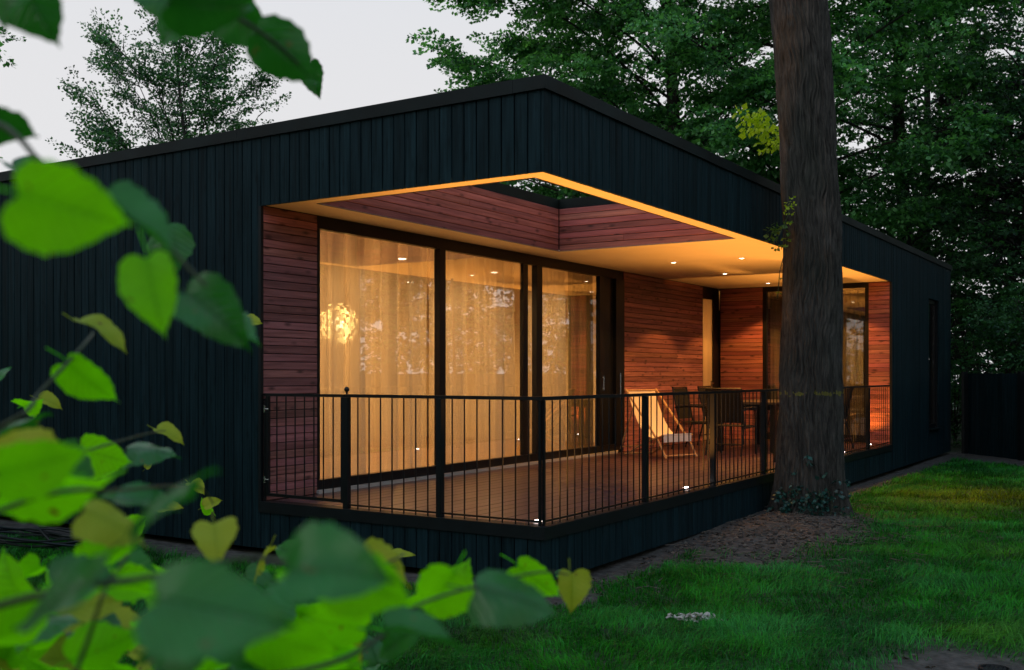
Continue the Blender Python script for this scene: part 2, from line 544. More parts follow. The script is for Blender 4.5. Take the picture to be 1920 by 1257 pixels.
def bark_mat(name, c0, c1, band=False):
    m, nt, b, out = new_mat(name)
    L = nt.links.new
    tc = N(nt, 'ShaderNodeTexCoord')
    mp = N(nt, 'ShaderNodeVectorMath', operation='MULTIPLY')
    mp.inputs[1].default_value = (16, 16, 2.2)
    L(tc.outputs['Object'], mp.inputs[0])
    nz = N(nt, 'ShaderNodeTexNoise')
    nz.inputs['Scale'].default_value = 1.6
    nz.inputs['Detail'].default_value = 8
    nz.inputs['Roughness'].default_value = 0.7
    nz.inputs['Distortion'].default_value = 0.5
    L(mp.outputs[0], nz.inputs['Vector'])
    r = N(nt, 'ShaderNodeValToRGB')
    r.color_ramp.elements[0].position = 0.35
    r.color_ramp.elements[1].position = 0.68
    r.color_ramp.elements[0].color = (*c0, 1)
    r.color_ramp.elements[1].color = (*c1, 1)
    L(nz.outputs['Fac'], r.inputs['Fac'])
    col = r.outputs['Color']
    n2 = N(nt, 'ShaderNodeTexNoise')                      # algae and lichen patches
    n2.inputs['Scale'].default_value = 1.3
    n2.inputs['Detail'].default_value = 5
    L(tc.outputs['Object'], n2.inputs['Vector'])
    r2 = N(nt, 'ShaderNodeValToRGB')
    r2.color_ramp.elements[0].position = 0.48
    r2.color_ramp.elements[1].position = 0.66
    L(n2.outputs['Fac'], r2.inputs['Fac'])
    mxa = N(nt, 'ShaderNodeMix', data_type='RGBA', blend_type='MIX')
    mm = N(nt, 'ShaderNodeMath', operation='MULTIPLY')
    mm.inputs[1].default_value = 0.45
    L(r2.outputs['Color'], mm.inputs[0])
    L(mm.outputs[0], mxa.inputs[0])
    L(col, mxa.inputs[6])
    mxa.inputs[7].default_value = (0.016, 0.026, 0.021, 1)
    col = mxa.outputs[2]
    if band:                                              # worn yellow paint ring sprayed on the trunk
        sx = N(nt, 'ShaderNodeSeparateXYZ')
        L(tc.outputs['Object'], sx.inputs[0])
        sb = N(nt, 'ShaderNodeMath', operation='SUBTRACT')
        sb.inputs[1].default_value = 1.345
        L(sx.outputs['Z'], sb.inputs[0])
        ab = N(nt, 'ShaderNodeMath', operation='ABSOLUTE')
        L(sb.outputs[0], ab.inputs[0])
        n3 = N(nt, 'ShaderNodeTexNoise')
        n3.inputs['Scale'].default_value = 17
        n3.inputs['Detail'].default_value = 3
        L(tc.outputs['Object'], n3.inputs['Vector'])
        th = N(nt, 'ShaderNodeMapRange')
        th.inputs['From Min'].default_value = 0.46
        th.inputs['From Max'].default_value = 0.68
        th.inputs['To Min'].default_value = 0.0
        th.inputs['To Max'].default_value = 0.042
        L(n3.outputs['Fac'], th.inputs['Value'])
        lt = N(nt, 'ShaderNodeMath', operation='LESS_THAN')
        L(ab.outputs[0], lt.inputs[0])
        L(th.outputs[0], lt.inputs[1])
        mq = N(nt, 'ShaderNodeMath', operation='MULTIPLY')
        mq.inputs[1].default_value = 0.6
        L(lt.outputs[0], mq.inputs[0])
        mb_ = N(nt, 'ShaderNodeMix', data_type='RGBA')
        L(mq.outputs[0], mb_.inputs[0])
        L(col, mb_.inputs[6])
        mb_.inputs[7].default_value = (0.22, 0.21, 0.03, 1)
        col = mb_.outputs[2]
    L(col, b.inputs['Base Color'])
    b.inputs['Roughness'].default_value = 0.85
    b.inputs['Specular IOR Level'].default_value = 0.25
    bp = N(nt, 'ShaderNodeBump')
    bp.inputs['Strength'].default_value = 0.8
    bp.inputs['Distance'].default_value = 0.02
    L(nz.outputs['Fac'], bp.inputs['Height'])
    L(bp.outputs['Normal'], b.inputs['Normal'])
    return m
M['bark'] = bark_mat('furrowed_bark', (0.0135, 0.0132, 0.0128), (0.098, 0.092, 0.085), band=True)
M['bark_far'] = bark_mat('dark_bark', (0.015, 0.013, 0.012), (0.05, 0.043, 0.038))

# ------------------------------------------------------------------ ground
W = -2.953          # terrace back wall
LEN = 10.976        # terrace end wall
HEND = 16.1         # house end
HLEFT = -9.2
SOF = 2.66
TOP = 3.36

def fbm(x, y, s):
    v = 0
    for k, (a, fx, fy, ph) in enumerate([(1, 1.0, 0.3, 0.4), (1, -0.4, 1.1, 1.7), (.6, 1.9, 1.3, 2.1), (.6, -1.6, 2.1, .3), (.4, 3.1, -2.2, 4.), (.4, 2.4, 3.6, 5.)]):
        v = v + a * np.sin((x * fx + y * fy) * s + ph + s)
    return v / 4.0

def soil_mask(x, y):
    """1 on bare soil, 0 on lawn."""
    n = fbm(x, y, 2.3) * 0.35 + fbm(x, y, 7.1) * 0.2
    a = 1.1 - np.hypot((x - 0.55) / 0.80, (y - 3.4) / 1.95) + n          # round the foot of the big tree
    b = 0.9 - np.abs(x - 0.1) / 0.32 + n * 0.5                            # drip strip along the right facade
    b = np.where((y > -0.6) & (y < 16.5), b, -1)
    c = 0.9 - np.abs(y + 0.15) / 0.38 + n * 0.5
    c = np.where((x > -11) & (x < 0.5), c, -1)
    d = 1.1 - np.hypot((x - 3.35) / 0.75, (y + 0.75) / 0.95) + n          # worn patch by the drain
    e = np.where(y > 13.8 - 0.9 * (x - 1.2), 1.0, -1.0) + n               # bed before the fence
    e = np.where((x > 0) & (x < 9), e, -1)
    m = np.maximum.reduce([a, b, c, d, e])
    return np.clip(m * 2.2 + 0.1, 0, 1)

def ground_z(x, y):
    z = -0.475 + 0.02 * fbm(x, y, 1.1) + 0.008 * fbm(x, y, 5.0)
    z = z + 0.11 * np.exp(-(((x - 0.5) / 0.8) ** 2 + ((y - 4.6) / 2.2) ** 2))
    z = z + 0.05 * np.exp(-((x - 4.5) / 2.5) ** 2 - ((y - 4) / 3) ** 2)
    return z

def axis(lo, hi, step, far):
    a = np.arange(lo, hi + 1e-6, step)
    g = np.array([1.5, 4, 9, 18, 35, 70, far])
    return np.concatenate([lo - g[::-1], a, hi + g])
gx = axis(-10, 10, 0.12, 160)
gy = axis(-9, 19, 0.12, 160)
X, Y = np.meshgrid(gx, gy, indexing='ij')
Z = ground_z(X, Y)
Z = np.where((X < -0.3) & (X > HLEFT + 0.3) & (Y > 0.3) & (Y < HEND - 0.3), -0.62, Z)
nx, ny = X.shape
idx = np.arange(nx * ny).reshape(nx, ny)
gf = np.stack([idx[:-1, :-1], idx[1:, :-1], idx[1:, 1:], idx[:-1, 1:]], -1).reshape(-1, 4)
gm, nt, b, out = new_mat('lawn_soil')
L = nt.links.new
at = N(nt, 'ShaderNodeAttribute', attribute_name='soil')
tc = N(nt, 'ShaderNodeTexCoord')
n1 = N(nt, 'ShaderNodeTexNoise'); n1.inputs['Scale'].default_value = 14; n1.inputs['Detail'].default_value = 9
L(tc.outputs['Object'], n1.inputs['Vector'])
rs = N(nt, 'ShaderNodeValToRGB')
rs.color_ramp.elements[0].position = .32; rs.color_ramp.elements[0].color = (0.026, 0.022, 0.020, 1)
rs.color_ramp.elements[1].position = .7; rs.color_ramp.elements[1].color = (0.105, 0.092, 0.085, 1)
L(n1.outputs['Fac'], rs.inputs['Fac'])
rg = N(nt, 'ShaderNodeValToRGB')
rg.color_ramp.elements[0].color = (0.008, 0.022, 0.006, 1); rg.color_ramp.elements[1].color = (0.022, 0.055, 0.012, 1)
L(n1.outputs['Fac'], rg.inputs['Fac'])
mx = N(nt, 'ShaderNodeMix', data_type='RGBA')
L(at.outputs['Fac'], mx.inputs[0]); L(rg.outputs['Color'], mx.inputs[6]); L(rs.outputs['Color'], mx.inputs[7])
L(mx.outputs[2], b.inputs['Base Color'])
b.inputs['Roughness'].default_value = 0.95
bp = N(nt, 'ShaderNodeBump'); bp.inputs['Strength'].default_value = 0.9; bp.inputs['Distance'].default_value = 0.03
L(n1.outputs['Fac'], bp.inputs['Height']); L(bp.outputs['Normal'], b.inputs['Normal'])
g = link('ground', mesh_np('ground', np.stack([X.ravel(), Y.ravel(), Z.ravel()], 1), gf, [gm], True, {'soil': soil_mask(X, Y).ravel()}))
g['kind'] = 'structure'

# ------------------------------------------------------------------ the house
house = thing('bungalow', 'black timber clad flat roofed house with a lit corner terrace', 'house', (0, 0, 0))
PITCH = 0.1172

_board_cache = {}
def board_mesh(kind, w, h, axis_):
    """A vertical board: width w, height h, 26 mm thick, chamfered face edges. axis_ 0: face looks to -Y; 1: face looks to +X."""
    key = (kind, round(w, 4), round(h, 3), axis_)
    if key in _board_cache:
        return _board_cache[key]
    c, t = 0.004, 0.026
    prof = [(0, t), (0, c), (c, 0), (w - c, 0), (w, c), (w, t)]
    vs_ = []
    for z in (0, h):
        for u, d in prof:
            vs_.append((u, d, z) if axis_ == 0 else (-d, u, z))
    fs = [tuple((i, (i + 1) % 6, 6 + (i + 1) % 6, 6 + i)) for i in range(6)]
    fs += [tuple(range(6))[::-1], tuple(range(6, 12))]
    _board_cache[key] = MB().add(vs_, fs).mesh(kind, M['clad'])
    return _board_cache[key]

def boards_x(name, x0, x1, z0, z1):
    n = int(round((x1 - x0) / PITCH)); p = (x1 - x0) / n
    for i in range(n):
        o = link(name, board_mesh(name, p - 0.009, z1 - z0, 0), house, (x0 + i * p + 0.0045, random.uniform(-.0015, .0015), z0))
def boards_y(name, y0, y1, z0, z1):
    n = int(round((y1 - y0) / PITCH)); p = (y1 - y0) / n
    for i in range(n):
        o = link(name, board_mesh(name, p - 0.009, z1 - z0, 1), house, (random.uniform(-.0015, .0015), y0 + i * p + 0.0045, z0))

ZB, ZT = -0.415, 3.262
boards_x('cladding_board', HLEFT, W, ZB, ZT)
boards_x('fascia_board', W, -0.028, SOF - 0.012, ZT)
boards_x('skirting_board', W, -0.028, ZB, -0.094)
boards_y('fascia_board', 0.0, LEN, SOF - 0.012, ZT)
boards_y('skirting_board', 0.0, LEN, ZB, -0.094)
boards_y('cladding_board', LEN, 13.91, ZB, ZT)
boards_y('cladding_board', 13.91, 14.85, ZB, 0.12)
boards_y('cladding_board', 13.91, 14.85, 2.56, ZT)
boards_y('cladding_board', 14.85, HEND, ZB, ZT)

# carcass behind the boards
mb = MB()
mb.box(HLEFT, W - 0.025, 0.029, 0.16, ZB + 0.02, 3.25)                  # front wall
mb.box(W - 0.024, -0.03, 0.029, 0.20, SOF + 0.016, 3.25)                # fascia beam, front
mb.box(-0.20, -0.029, 0.201, LEN - 0.01, SOF + 0.016, 3.25)             # fascia beam, right
mb.box(W - 0.02, -0.03, 0.029, 0.16, ZB + 0.02, -0.095)                 # plinth, front
mb.box(-0.16, -0.029, 0.161, LEN - 0.01, ZB + 0.02, -0.095)             # plinth, right
mb.box(-0.16, -0.029, LEN + 0.03, 13.90, ZB + 0.02, 3.25)               # end wing
mb.box(-0.16, -0.029, 13.901, 14.859, ZB + 0.02, 0.115)
mb.box(-0.16, -0.029, 13.901, 14.859, 2.565, 3.25)
mb.box(-0.16, -0.029, 14.86, HEND, ZB + 0.02, 3.25)
mb.box(HLEFT + 0.01, -0.161, HEND - 0.16, HEND, ZB + 0.02, 3.25)        # back
mb.box(HLEFT, HLEFT + 0.16, 0.161, HEND - 0.161, ZB + 0.02, 3.25)       # far left
mb.box(W - 0.10, W - 0.027, 0.161, 0.722, -0.09, SOF)                   # behind the plank walls
mb.box(W - 0.10, W - 0.027, 7.222, 10.215, -0.09, SOF)
mb.box(-2.95, -2.165, LEN + 0.027, LEN + 0.10, -0.09, SOF)
mb.box(-0.365, -0.161, LEN + 0.027, LEN + 0.10, -0.09, SOF)
part('carcass', mb, M['backing'], house)

# roof with the open skylight well, and sheet copings
VX0, VX1, VY0, VY1 = -2.49, -0.225, 0.235, 4.52
mb = MB()
mb.box(HLEFT + .02, VX0 - .06, .03, HEND - .02, 3.18, 3.24)
mb.box(VX0 - .06, -.03, VY1 + .06, HEND - .02, 3.18, 3.24)
mb.box(VX0 - .06, VX1 + .03, .03, VY0 - .03, 3.18, 3.24)
mb.box(VX1 + .03, -.03, .03, VY1 + .06, 3.18, 3.24)
part('roof', mb, M['roof'], house)
CB = 3.258
mb = MB()
x = HLEFT
while x < -0.2:                                                         # folded sheet lengths with small overlaps
    x2 = min(x + 2.98, 0.022)
    mb.box(x, x2 - (0.003 if x2 < 0 else 0), -0.022, 0.20, CB + random.uniform(0, .003), TOP + random.uniform(-.003, .003))
    x += 2.98
y = 0.2005
while y < HEND:
    y2 = min(y + 2.98, HEND + .02)
    mb.box(-0.20, 0.022, y, y2 - .003, CB + random.uniform(0, .003), TOP + random.uniform(-.003, .003))
    y += 2.98
part('roof_coping', mb, M['coping'], house)
mb = MB()
mb.box(VX0 - .16, VX0 - .012, VY0 - .03, VY1 + .16, 3.185, 3.30)
mb.box(VX0 - .0115, VX1 + .01, VY1 + .012, VY1 + .16, 3.185, 3.30)
part('skylight_rim', mb, M['coping'], house)

# soffit: cream boards round the well
mb = MB()
mb.box(W - .02, -0.03, 0.03, VY0, SOF, SOF + .014)
mb.box(W - .02, VX0, VY0, VY1, SOF, SOF + .014)
mb.box(VX1, -0.03, VY0, VY1, SOF, SOF + .014)
mb.box(W - .02, -0.03, VY1, LEN + .02, SOF, SOF + .014)
part('soffit', mb, M['soffit'], house)
mb = MB()
mb.box(VX0 - .006, VX1 + .006, VY0 - .006, VY0 + .006, SOF - .004, SOF - .001)
mb.box(VX0 - .006, VX1 + .006, VY1 - .006, VY1 + .006, SOF - .004, SOF - .001)
mb.box(VX0 - .006, VX0 + .006, VY0 + .0061, VY1 - .0061, SOF - .004, SOF - .001)
mb.box(VX1 - .006, VX1 + .006, VY0 + .0061, VY1 - .0061, SOF - .004, SOF - .001)
part('skylight_trim', mb, M['frame'], house)

# horizontal red-brown planks
ROW = 0.0745
_pl = {}
def plank_mesh(l, h, face):
    """face: '+x' '-x' '-y' '+y' is the way the plank's front looks; l is its length; origin at the start of the front lower edge."""
    key = (round(l, 3), round(h, 4), face)
    if key in _pl:
        return _pl[key]
    c, t = 0.003, 0.022
    prof = [(t, 0), (c, 0), (0, c), (0, h - c), (c, h), (t, h)]
    vs_ = []
    for u in (0, l):
        for d, z in prof:
            vs_.append({'+x': (-d, u, z), '-x': (d, u, z), '-y': (u, d, z), '+y': (u, -d, z)}[face])
    fs = [(i, (i + 1) % 6, 6 + (i + 1) % 6, 6 + i) for i in range(6)] + [tuple(range(6))[::-1], tuple(range(6, 12))]
    _pl[key] = MB().add(vs_, fs).mesh('wall_plank', M['plank_y'] if 'x' in face else M['plank_x'])
    return _pl[key]
def planks(face, fixed, a0, a1, z0, z1, joint=False):
    n = max(1, int(round((z1 - z0) / ROW))); r = (z1 - z0) / n
    for i in range(n):
        segs = [(a0, a1)]
        if joint and i % 3 == 1:
            q = random.uniform(a0 + .3 * (a1 - a0), a0 + .7 * (a1 - a0))
            segs = [(a0, q - .002), (q + .002, a1)]
        for s0, s1 in segs:
            j = random.uniform(-.0015, .0015)
            loc = (fixed + j, s0, z0 + i * r) if 'x' in face else (s0, fixed + j, z0 + i * r)
            link('wall_plank', plank_mesh(s1 - s0, r - 0.006, face), house, loc)
planks('+x', W, 0.03, 0.722, 0.004, SOF - .004)
planks('+x', W, 7.222, 10.215, 0.004, SOF - .004, True)
planks('-y', LEN, -2.93, -2.165, 0.004, SOF - .004)
planks('-y', LEN, -0.365, -0.035, 0.004, SOF - .004)
planks('+x', VX0 + .002, VY0 + .024, VY1 - .024, SOF + .001, 3.183, True)
planks('-y', VY1 - .002, VX0 + .003, VX1 - .003, SOF + .001, 3.183, True)
planks('-x', VX1 - .002, VY0 + .024, VY1 - .024, SOF + .001, 3.183, True)
planks('+y', VY0 + .002, VX0 + .003, VX1 - .003, SOF + .001, 3.183)

# deck
dp = (-0.105 - (W + 0.012)) / 20
dl1, dl2 = 5.4, LEN - 0.005 - 0.125 - 5.4
for i in range(20):
    x0 = W + 0.012 + i * dp
    for (ya, ln) in ((0.125, dl1 - .003), (0.125 + dl1, dl2)):
        key = ('deck', round(ln, 3))
        if key not in _pl:
            h = 0.024; w = dp - 0.006; c = .003
            prof = [(0, -h), (0, -c), (c, 0), (w - c, 0), (w, -c), (w, -h)]
            vs_ = [(u, yy, z) for yy in (0, ln) for u, z in prof]
            fs = [(i2, (i2 + 1) % 6, 6 + (i2 + 1) % 6, 6 + i2) for i2 in range(6)] + [tuple(range(6)), tuple(range(6, 12))[::-1]]
            _pl[key] = MB().add(vs_, fs).mesh('deck_board', M['deck'])
        link('deck_board', _pl[key], house, (x0, ya, random.uniform(-.001, .001)))
mb = MB()
mb.box(W, -0.03, 0.125, LEN, -0.09, -0.03)
part('deck_base', mb, M['backing'], house)
mb = MB()
mb.box(W + .002, -0.1005, -0.014, 0.12, -0.092, 0.004)
mb.box(-0.10, 0.014, -0.014, LEN - .003, -0.092, 0.004)
part('deck_edge', mb, M['clad_edge'], house)
mb = MB()
mb.box(W - .026, W + .004, -.004, .029, -0.094, SOF - .013)              # trim at the edge of the opening
part('corner_trim', mb, M['clad_edge'], house)
part('corner_trim', MB().box(-.032, .004, LEN - .004, LEN + .03, -0.09, SOF - .013), M['clad_edge'], house)

# interior shell
mb = MB()
mb.box(HLEFT + .161, W - .101, 0.165, 9.2, -0.09, 0.0, 1)
mb.box(HLEFT + .161, -0.17, LEN + .11, HEND - .17, -0.09, 0.0, 1)
part('room_floor', mb, [M['interior'], M['int_floor']], house)
mb = MB()
mb.box(HLEFT + .161, W - .101, 0.165, 9.2, 2.60, 2.64)
mb.box(HLEFT + .161, -0.17, LEN + .11, HEND - .17, 2.60, 2.64)
part('ceiling', mb, M['interior'], house)
mb = MB()
mb.box(-7.9, -7.8, 0.17, 9.2, 0.001, 2.599)
mb.box(-7.799, W - .11, 0.165, 0.20, 0.001, 2.599)
mb.box(-7.799, W - .11, 9.0, 9.1, 0.001, 2.599)
mb.box(W - .12, W - .101, 0.201, 0.70, 0.001, 2.599)
mb.box(W - .12, W - .101, 7.25, 8.999, 0.001, 2.599)
mb.box(-5.8, -5.7, LEN + .12, HEND - .2, 0.001, 2.599)
part('inner_wall', mb, M['interior'], house)

# sliding glass doors
D0, D1 = 0.726, 7.218
fx0, fx1 = W - .085, W - .012
mb = MB()
mb.box(fx0, fx1, D0, D1, 2.535, 2.655)                                     # head
mb.box(fx0, fx1, D0, D1, 0.035, 0.128)                                     # bottom rail
mb.box(fx0, fx1, D0, D0 + .05, 0.129, 2.534)
mb.box(fx0, fx1 + .003, 2.69, 2.80, 0.129, 2.534)
mb.box(fx0, fx1 - .02, 4.475, 4.585, 0.129, 2.534)
mb.box(fx0, fx1 + .003, 4.765, 4.90, 0.129, 2.534)
mb.box(fx0, fx1 - .01, 6.50, 6.60, 0.129, 2.534)
mb.box(fx0 - .03, fx1 - .03, 6.601, 6.95, 0.129, 2.534)
mb.box(fx0, fx1 + .02, 6.951, D1, 0.129, 2.534)
sd = part('sliding_door', mb, M['frame'], house)
for a, b_ in ((D0 + .05, 2.69), (2.80, 4.475), (4.585, 4.765), (4.90, 6.50)):
    part('pane', MB().box(W - .052, W - .050, a, b_, .129, 2.534), M['glass'], sd)
part('threshold', MB().box(W - .02, W + .035, D0 - .01, 6.95, 0.002, 0.034), M['alu'], sd)
mb = MB()
mb.tube([(fx1 + .03, 6.545, .92), (fx1 + .03, 6.545, 1.12)], .008)
mb.box(fx1 - .01, fx1 + .03, 6.538, 6.552, .935, .95); mb.box(fx1 - .01, fx1 + .03, 6.538, 6.552, 1.09, 1.105)
part('handle', mb, M['steel'], sd)
mb = MB()
mb.tube([(fx1 + .05, 7.03, .80), (fx1 + .05, 7.03, 1.16)], .009)
mb.box(fx1 + .02, fx1 + .05, 7.023, 7.037, .83, .845); mb.box(fx1 + .02, fx1 + .05, 7.023, 7.037, 1.11, 1.125)
part('handle', mb, M['steel'], sd)

# terrace door at the far end of the back wall
mb = MB()
mb.box(W - .08, W - .01, 10.218, 10.70, 2.45, 2.655)
mb.box(W - .08, W - .005, 10.70, LEN - .002, 0.01, 2.655)
mb.box(W - .08, W - .01, 10.218, 10.25, 0.01, 2.449)
td = part('terrace_door', mb, M['frame'], house)
part('door_panel', MB().box(W - .06, W - .025, 10.251, 10.699, 0.012, 2.448), M['frosted'], td)
mb = MB()
mb.tube([(W + .025, 10.58, .99), (W + .025, 10.66, .99)], .009); mb.tube([(W - .025, 10.65, .99), (W + .025, 10.65, .99)], .008)
mb.box(W - .026, W - .018, 10.63, 10.67, .85, 1.03)
part('handle', mb, M['steel'], td)

# end wall window
mb = MB()
x0, x1, y0, y1 = -2.163, -0.367, LEN + .012, LEN + .085
mb.box(x0, x1, y0, y1, 2.575, 2.655); mb.box(x0, x1, y0, y1, 0.02, 0.14)
mb.box(x0, x0 + .07, y0, y1, .141, 2.574); mb.box(x1 - .06, x1, y0, y1, .141, 2.574); mb.box(-1.31, -1.22, y0 - .002, y1, .141, 2.574)
bw = part('bedroom_window', mb, M['frame'], house)
part('pane', MB().box(x0 + .07, -1.31, y0 + .03, y0 + .032, .141, 2.574), M['glass'], bw)
part('pane', MB().box(-1.22, x1 - .06, y0 + .03, y0 + .032, .141, 2.574), M['glass'], bw)

# narrow side window in the far wing
mb = MB()
mb.box(-.12, -.06, 13.912, 13.97, .125, 2.555); mb.box(-.12, -.06, 14.79, 14.848, .125, 2.555)
mb.box(-.12, -.06, 13.971, 14.789, 2.49, 2.555); mb.box(-.12, -.06, 13.971, 14.789, .125, .19)
sw = part('side_window', mb, M['frame'], house)
part('pane', MB().box(-.09, -.088, 13.971, 14.789, .191, 2.489), M['glass'], sw)
part('sill', MB().box(-.058, .055, 13.90, 14.86, .105, .123), M['coping'], sw)

# ------------------------------------------------------------------ railing
rail = thing('terrace_railing', 'black metal railing with thin bars round the timber terrace', 'railing')
RY, RX = 0.036, -0.036
mb = MB()
mb.box(-1.965, RX + .02, RY - .02, RY + .02, .945, .972)
mb.box(RX - .02, RX + .02, RY + .0205, LEN - .03, .945, .972)
part('top_rail', mb, M['metal'], rail)
mb = MB()
mb.box(-1.94, RX - .02, RY - .008, RY + .008, .030, .044)
mb.box(RX - .008, RX + .008, RY + .02, LEN - .03, .030, .044)
part('bottom_rail', mb, M['metal'], rail)
post_me = MB().box(-.024, .024, -.024, .024, 0.004, .944).mesh('post', M['metal'])
for (x, y) in [(-1.967, RY), (-.985, RY)] + [(RX, yy) for yy in (1.81, 3.40, 4.93, 6.53, 8.12, 9.60)]:
    link('post', post_me, rail, (x, y, 0))
slim = MB().box(-.010, .010, -.010, .010, 0.004, .944).mesh('post', M['metal'])
link('post', slim, rail, (RX - .020, RY, 0))
link('post', slim, rail, (RX, RY + .022, 0))
bal = MB().tube([(0, 0, .004), (0, 0, .944)], .0062, 8).mesh('baluster', M['metal'], True)
def bars(fixed, a, b_, ax, n):
    for i in range(1, n):
        t = a + (b_ - a) * i / n
        link('baluster', bal, rail, (t, fixed, 0) if ax == 0 else (fixed, t, 0))
bars(RY, -1.967, -.985, 0, 8)
bars(RY, -.985, RX, 0, 8)
ys = [RY + .03, 1.81, 3.40, 4.93, 6.53, 8.12, 9.60, LEN - .03]
for a, b_ in zip(ys[:-1], ys[1:]):
    bars(RX, a, b_, 1, int(round((b_ - a) / .118)))
fin = MB().tube([(-1.967, RY, .94), (-1.967, RY, 1.0)], .008)
fin.lathe([(0.002, -.024), (.012, -.021), (.020, -.012), (.024, 0), (.020, .012), (.012, .021), (.002, .024)], (-1.967, RY, 1.012), 14)
part('finial', fin, M['metal'], rail, smooth=True)
mb = MB()
mb.box(-2.915, -2.885, RY - .015, RY + .015, .05, .944)
mb.box(-2.024, -1.996, RY - .015, RY + .015, .05, .944)
mb.box(-2.935, -1.98, RY - .019, RY + .019, .945, .970)
mb.box(-2.884, -2.025, RY - .014, RY + .014, .052, .078)
gate = part('gate', mb, M['metal'], rail)
gb = MB().tube([(0, 0, .079), (0, 0, .944)], .0062, 8).mesh('gate_bar', M['metal'], True)
for i in range(1, 8):
    link('gate_bar', gb, gate, (-2.90 + .89 * i / 8, RY, 0))
for z in (.20, .83):
    mb = MB().tube([(-2.945, RY - .012, z), (-2.88, RY - .012, z)], .007).tube([(-2.93, RY - .012, z - .03), (-2.93, RY - .012, z + .03)], .011)
    part('hinge', mb, M['steel'], gate)
mb = MB().tube([(-2.935, RY, .004), (-2.935, RY, .90)], .013)
mb.lathe([(.004, -.014), (.015, -.006), (.016, .004), (.004, .014)], (-2.935, RY, .912), 12)
part('hinge_post', mb, M['metal'], gate, smooth=True)

# ------------------------------------------------------------------ lights
WARM = (1.0, 0.41, 0.072)
M['lens'] = simple('lit_lens', (0.8, 0.8, 0.8), 0.4, emit=(1.0, 0.80, 0.58), es=14.0)
M['ring'] = simple('white_lamp_ring', (0.7, 0.7, 0.68), 0.35)
def soffit_light(x, y, label, power=118.0):
    t = thing('soffit_spotlight', label, 'light', (x, y, SOF), 'recessed spotlights in the terrace soffit')
    mb = MB()
    n = 20
    v = []
    for r, z in ((.048, -.001), (.045, -.008), (.033, -.008), (.031, -.003)):
        v += [(r * math.cos(2 * math.pi * k / n), r * math.sin(2 * math.pi * k / n), z) for k in range(n)]
    fs = [(i * n + k, i * n + (k + 1) % n, (i + 1) * n + (k + 1) % n, (i + 1) * n + k) for i in range(3) for k in range(n)]
    part('ring', mb.add(v, fs), M['ring'], t, smooth=True)
    part('lens', MB().lathe([(.031, -.006), (.031, -.003)], n=16), M['lens'], t)
    lamp('lamp', 'SPOT', t, (0, 0, -.02), power, WARM, spot_size=math.radians(112), spot_blend=0.22, shadow_soft_size=.03)
SP = [(-1.82, 6.45, 'soffit spotlight beside the glass doors, first behind the skylight well'),
      (-.86, 6.45, 'soffit spotlight near the roof edge, brightest and first behind the skylight well'),
      (-1.82, 8.33, 'soffit spotlight over the table on the wall side'),
      (-.86, 8.33, 'soffit spotlight over the table half hidden by the trunk'),
      (-1.82, 10.27, 'soffit spotlight nearest to the pale terrace door'),
      (-.86, 10.27, 'soffit spotlight by the end window hidden behind the trunk')]
for a in SP:
    soffit_light(*a)
M['deck_lens'] = simple('lit_deck_lens', (0.8, 0.8, 0.8), 0.3, emit=(1.0, 0.86, 0.80), es=11.0)
def deck_light(x, y, label, power):
    t = thing('deck_light', label, 'light', (x, y, 0.001), 'round lights set in the deck')
    part('rim', MB().lathe([(.045, 0), (.045, .004), (.036, .005), (.036, .004)], n=18), M['steel'], t)
    part('lens', MB().lathe([(.034, .002), (.034, .009), (.026, .013), (.012, .015)], n=16), M['deck_lens'], t)
    lamp('lamp', 'SPOT', t, (0, 0, .045), power, (1.0, 0.37, 0.055), (math.pi, 0, 0), spot_size=math.radians(108), spot_blend=1.0, shadow_soft_size=.03)
deck_light(-.20, .24, 'deck light at the outer corner of the terrace', 480)
deck_light(-.19, 3.09, 'deck light between the two railing posts before the deck chair', 440)
deck_light(-.19, 5.95, 'deck light at the railing behind the tree trunk', 430)
deck_light(-.19, 8.8, 'deck light at the railing just past the tree trunk', 430)
deck_light(-.30, 10.75, 'deck light in the far corner under the plank wall', 90)

# interior lamps
INDOOR = (1.0, 0.52, 0.165)
def room_light(x, y, label, power):
    t = thing('ceiling_spotlight', label, 'light', (x, y, 2.599), 'ceiling spotlights inside the living room')
    part('lens', MB().lathe([(.05, -.006), (.05, 0)], n=16), M['lens'], t)
    lamp('lamp', 'SPOT', t, (0, 0, -.03), power, INDOOR, spot_size=math.radians(165), spot_blend=.4, shadow_soft_size=.05)
for x, y, l in [(-4.3, 1.6, 'ceiling spotlight seen high behind the first glass pane'), (-4.3, 3.7, 'ceiling spotlight seen through the middle glass pane'),
                (-4.3, 5.8, 'ceiling spotlight seen through the third glass pane'), (-6.3, 1.6, 'ceiling spotlight over the pendant globe'),
                (-6.3, 3.9, 'ceiling spotlight over the kitchen counter'), (-6.3, 6.4, 'ceiling spotlight deep in the room beyond the counter')]:
    room_light(x, y, l, 172)
hl = thing('hall_lamp', 'small hall lamp glowing behind the frosted terrace door', 'lamp', (-3.75, 10.35, 1.9))
part('globe', MB().lathe([(.01, -.07), (.055, -.045), (.075, 0), (.055, .045), (.01, .07)], n=12), M['lens'], hl, smooth=True)
part('cord', MB().tube([(0, 0, .07), (0, 0, .74)], .005, 6), M['metal'], hl)
lamp('lamp', 'POINT', hl, (0, 0, -.12), 34, WARM, shadow_soft_size=.06)
pc = pt(634, 608, 12.3)
pend = thing('pendant_lamp', 'glowing round pendant lamp of overlapping pale discs behind the curtain', 'lamp', (pc[0], pc[1], pc[2]))
M['disc'] = simple('glowing_shade', (0.8, 0.7, 0.5), 0.5, emit=(1.0, 0.66, 0.22), es=4.2)
M['disc_hot'] = simple('glowing_shade_core', (0.9, 0.8, 0.6), 0.5, emit=(1.0, 0.74, 0.34), es=16)
mb = MB()
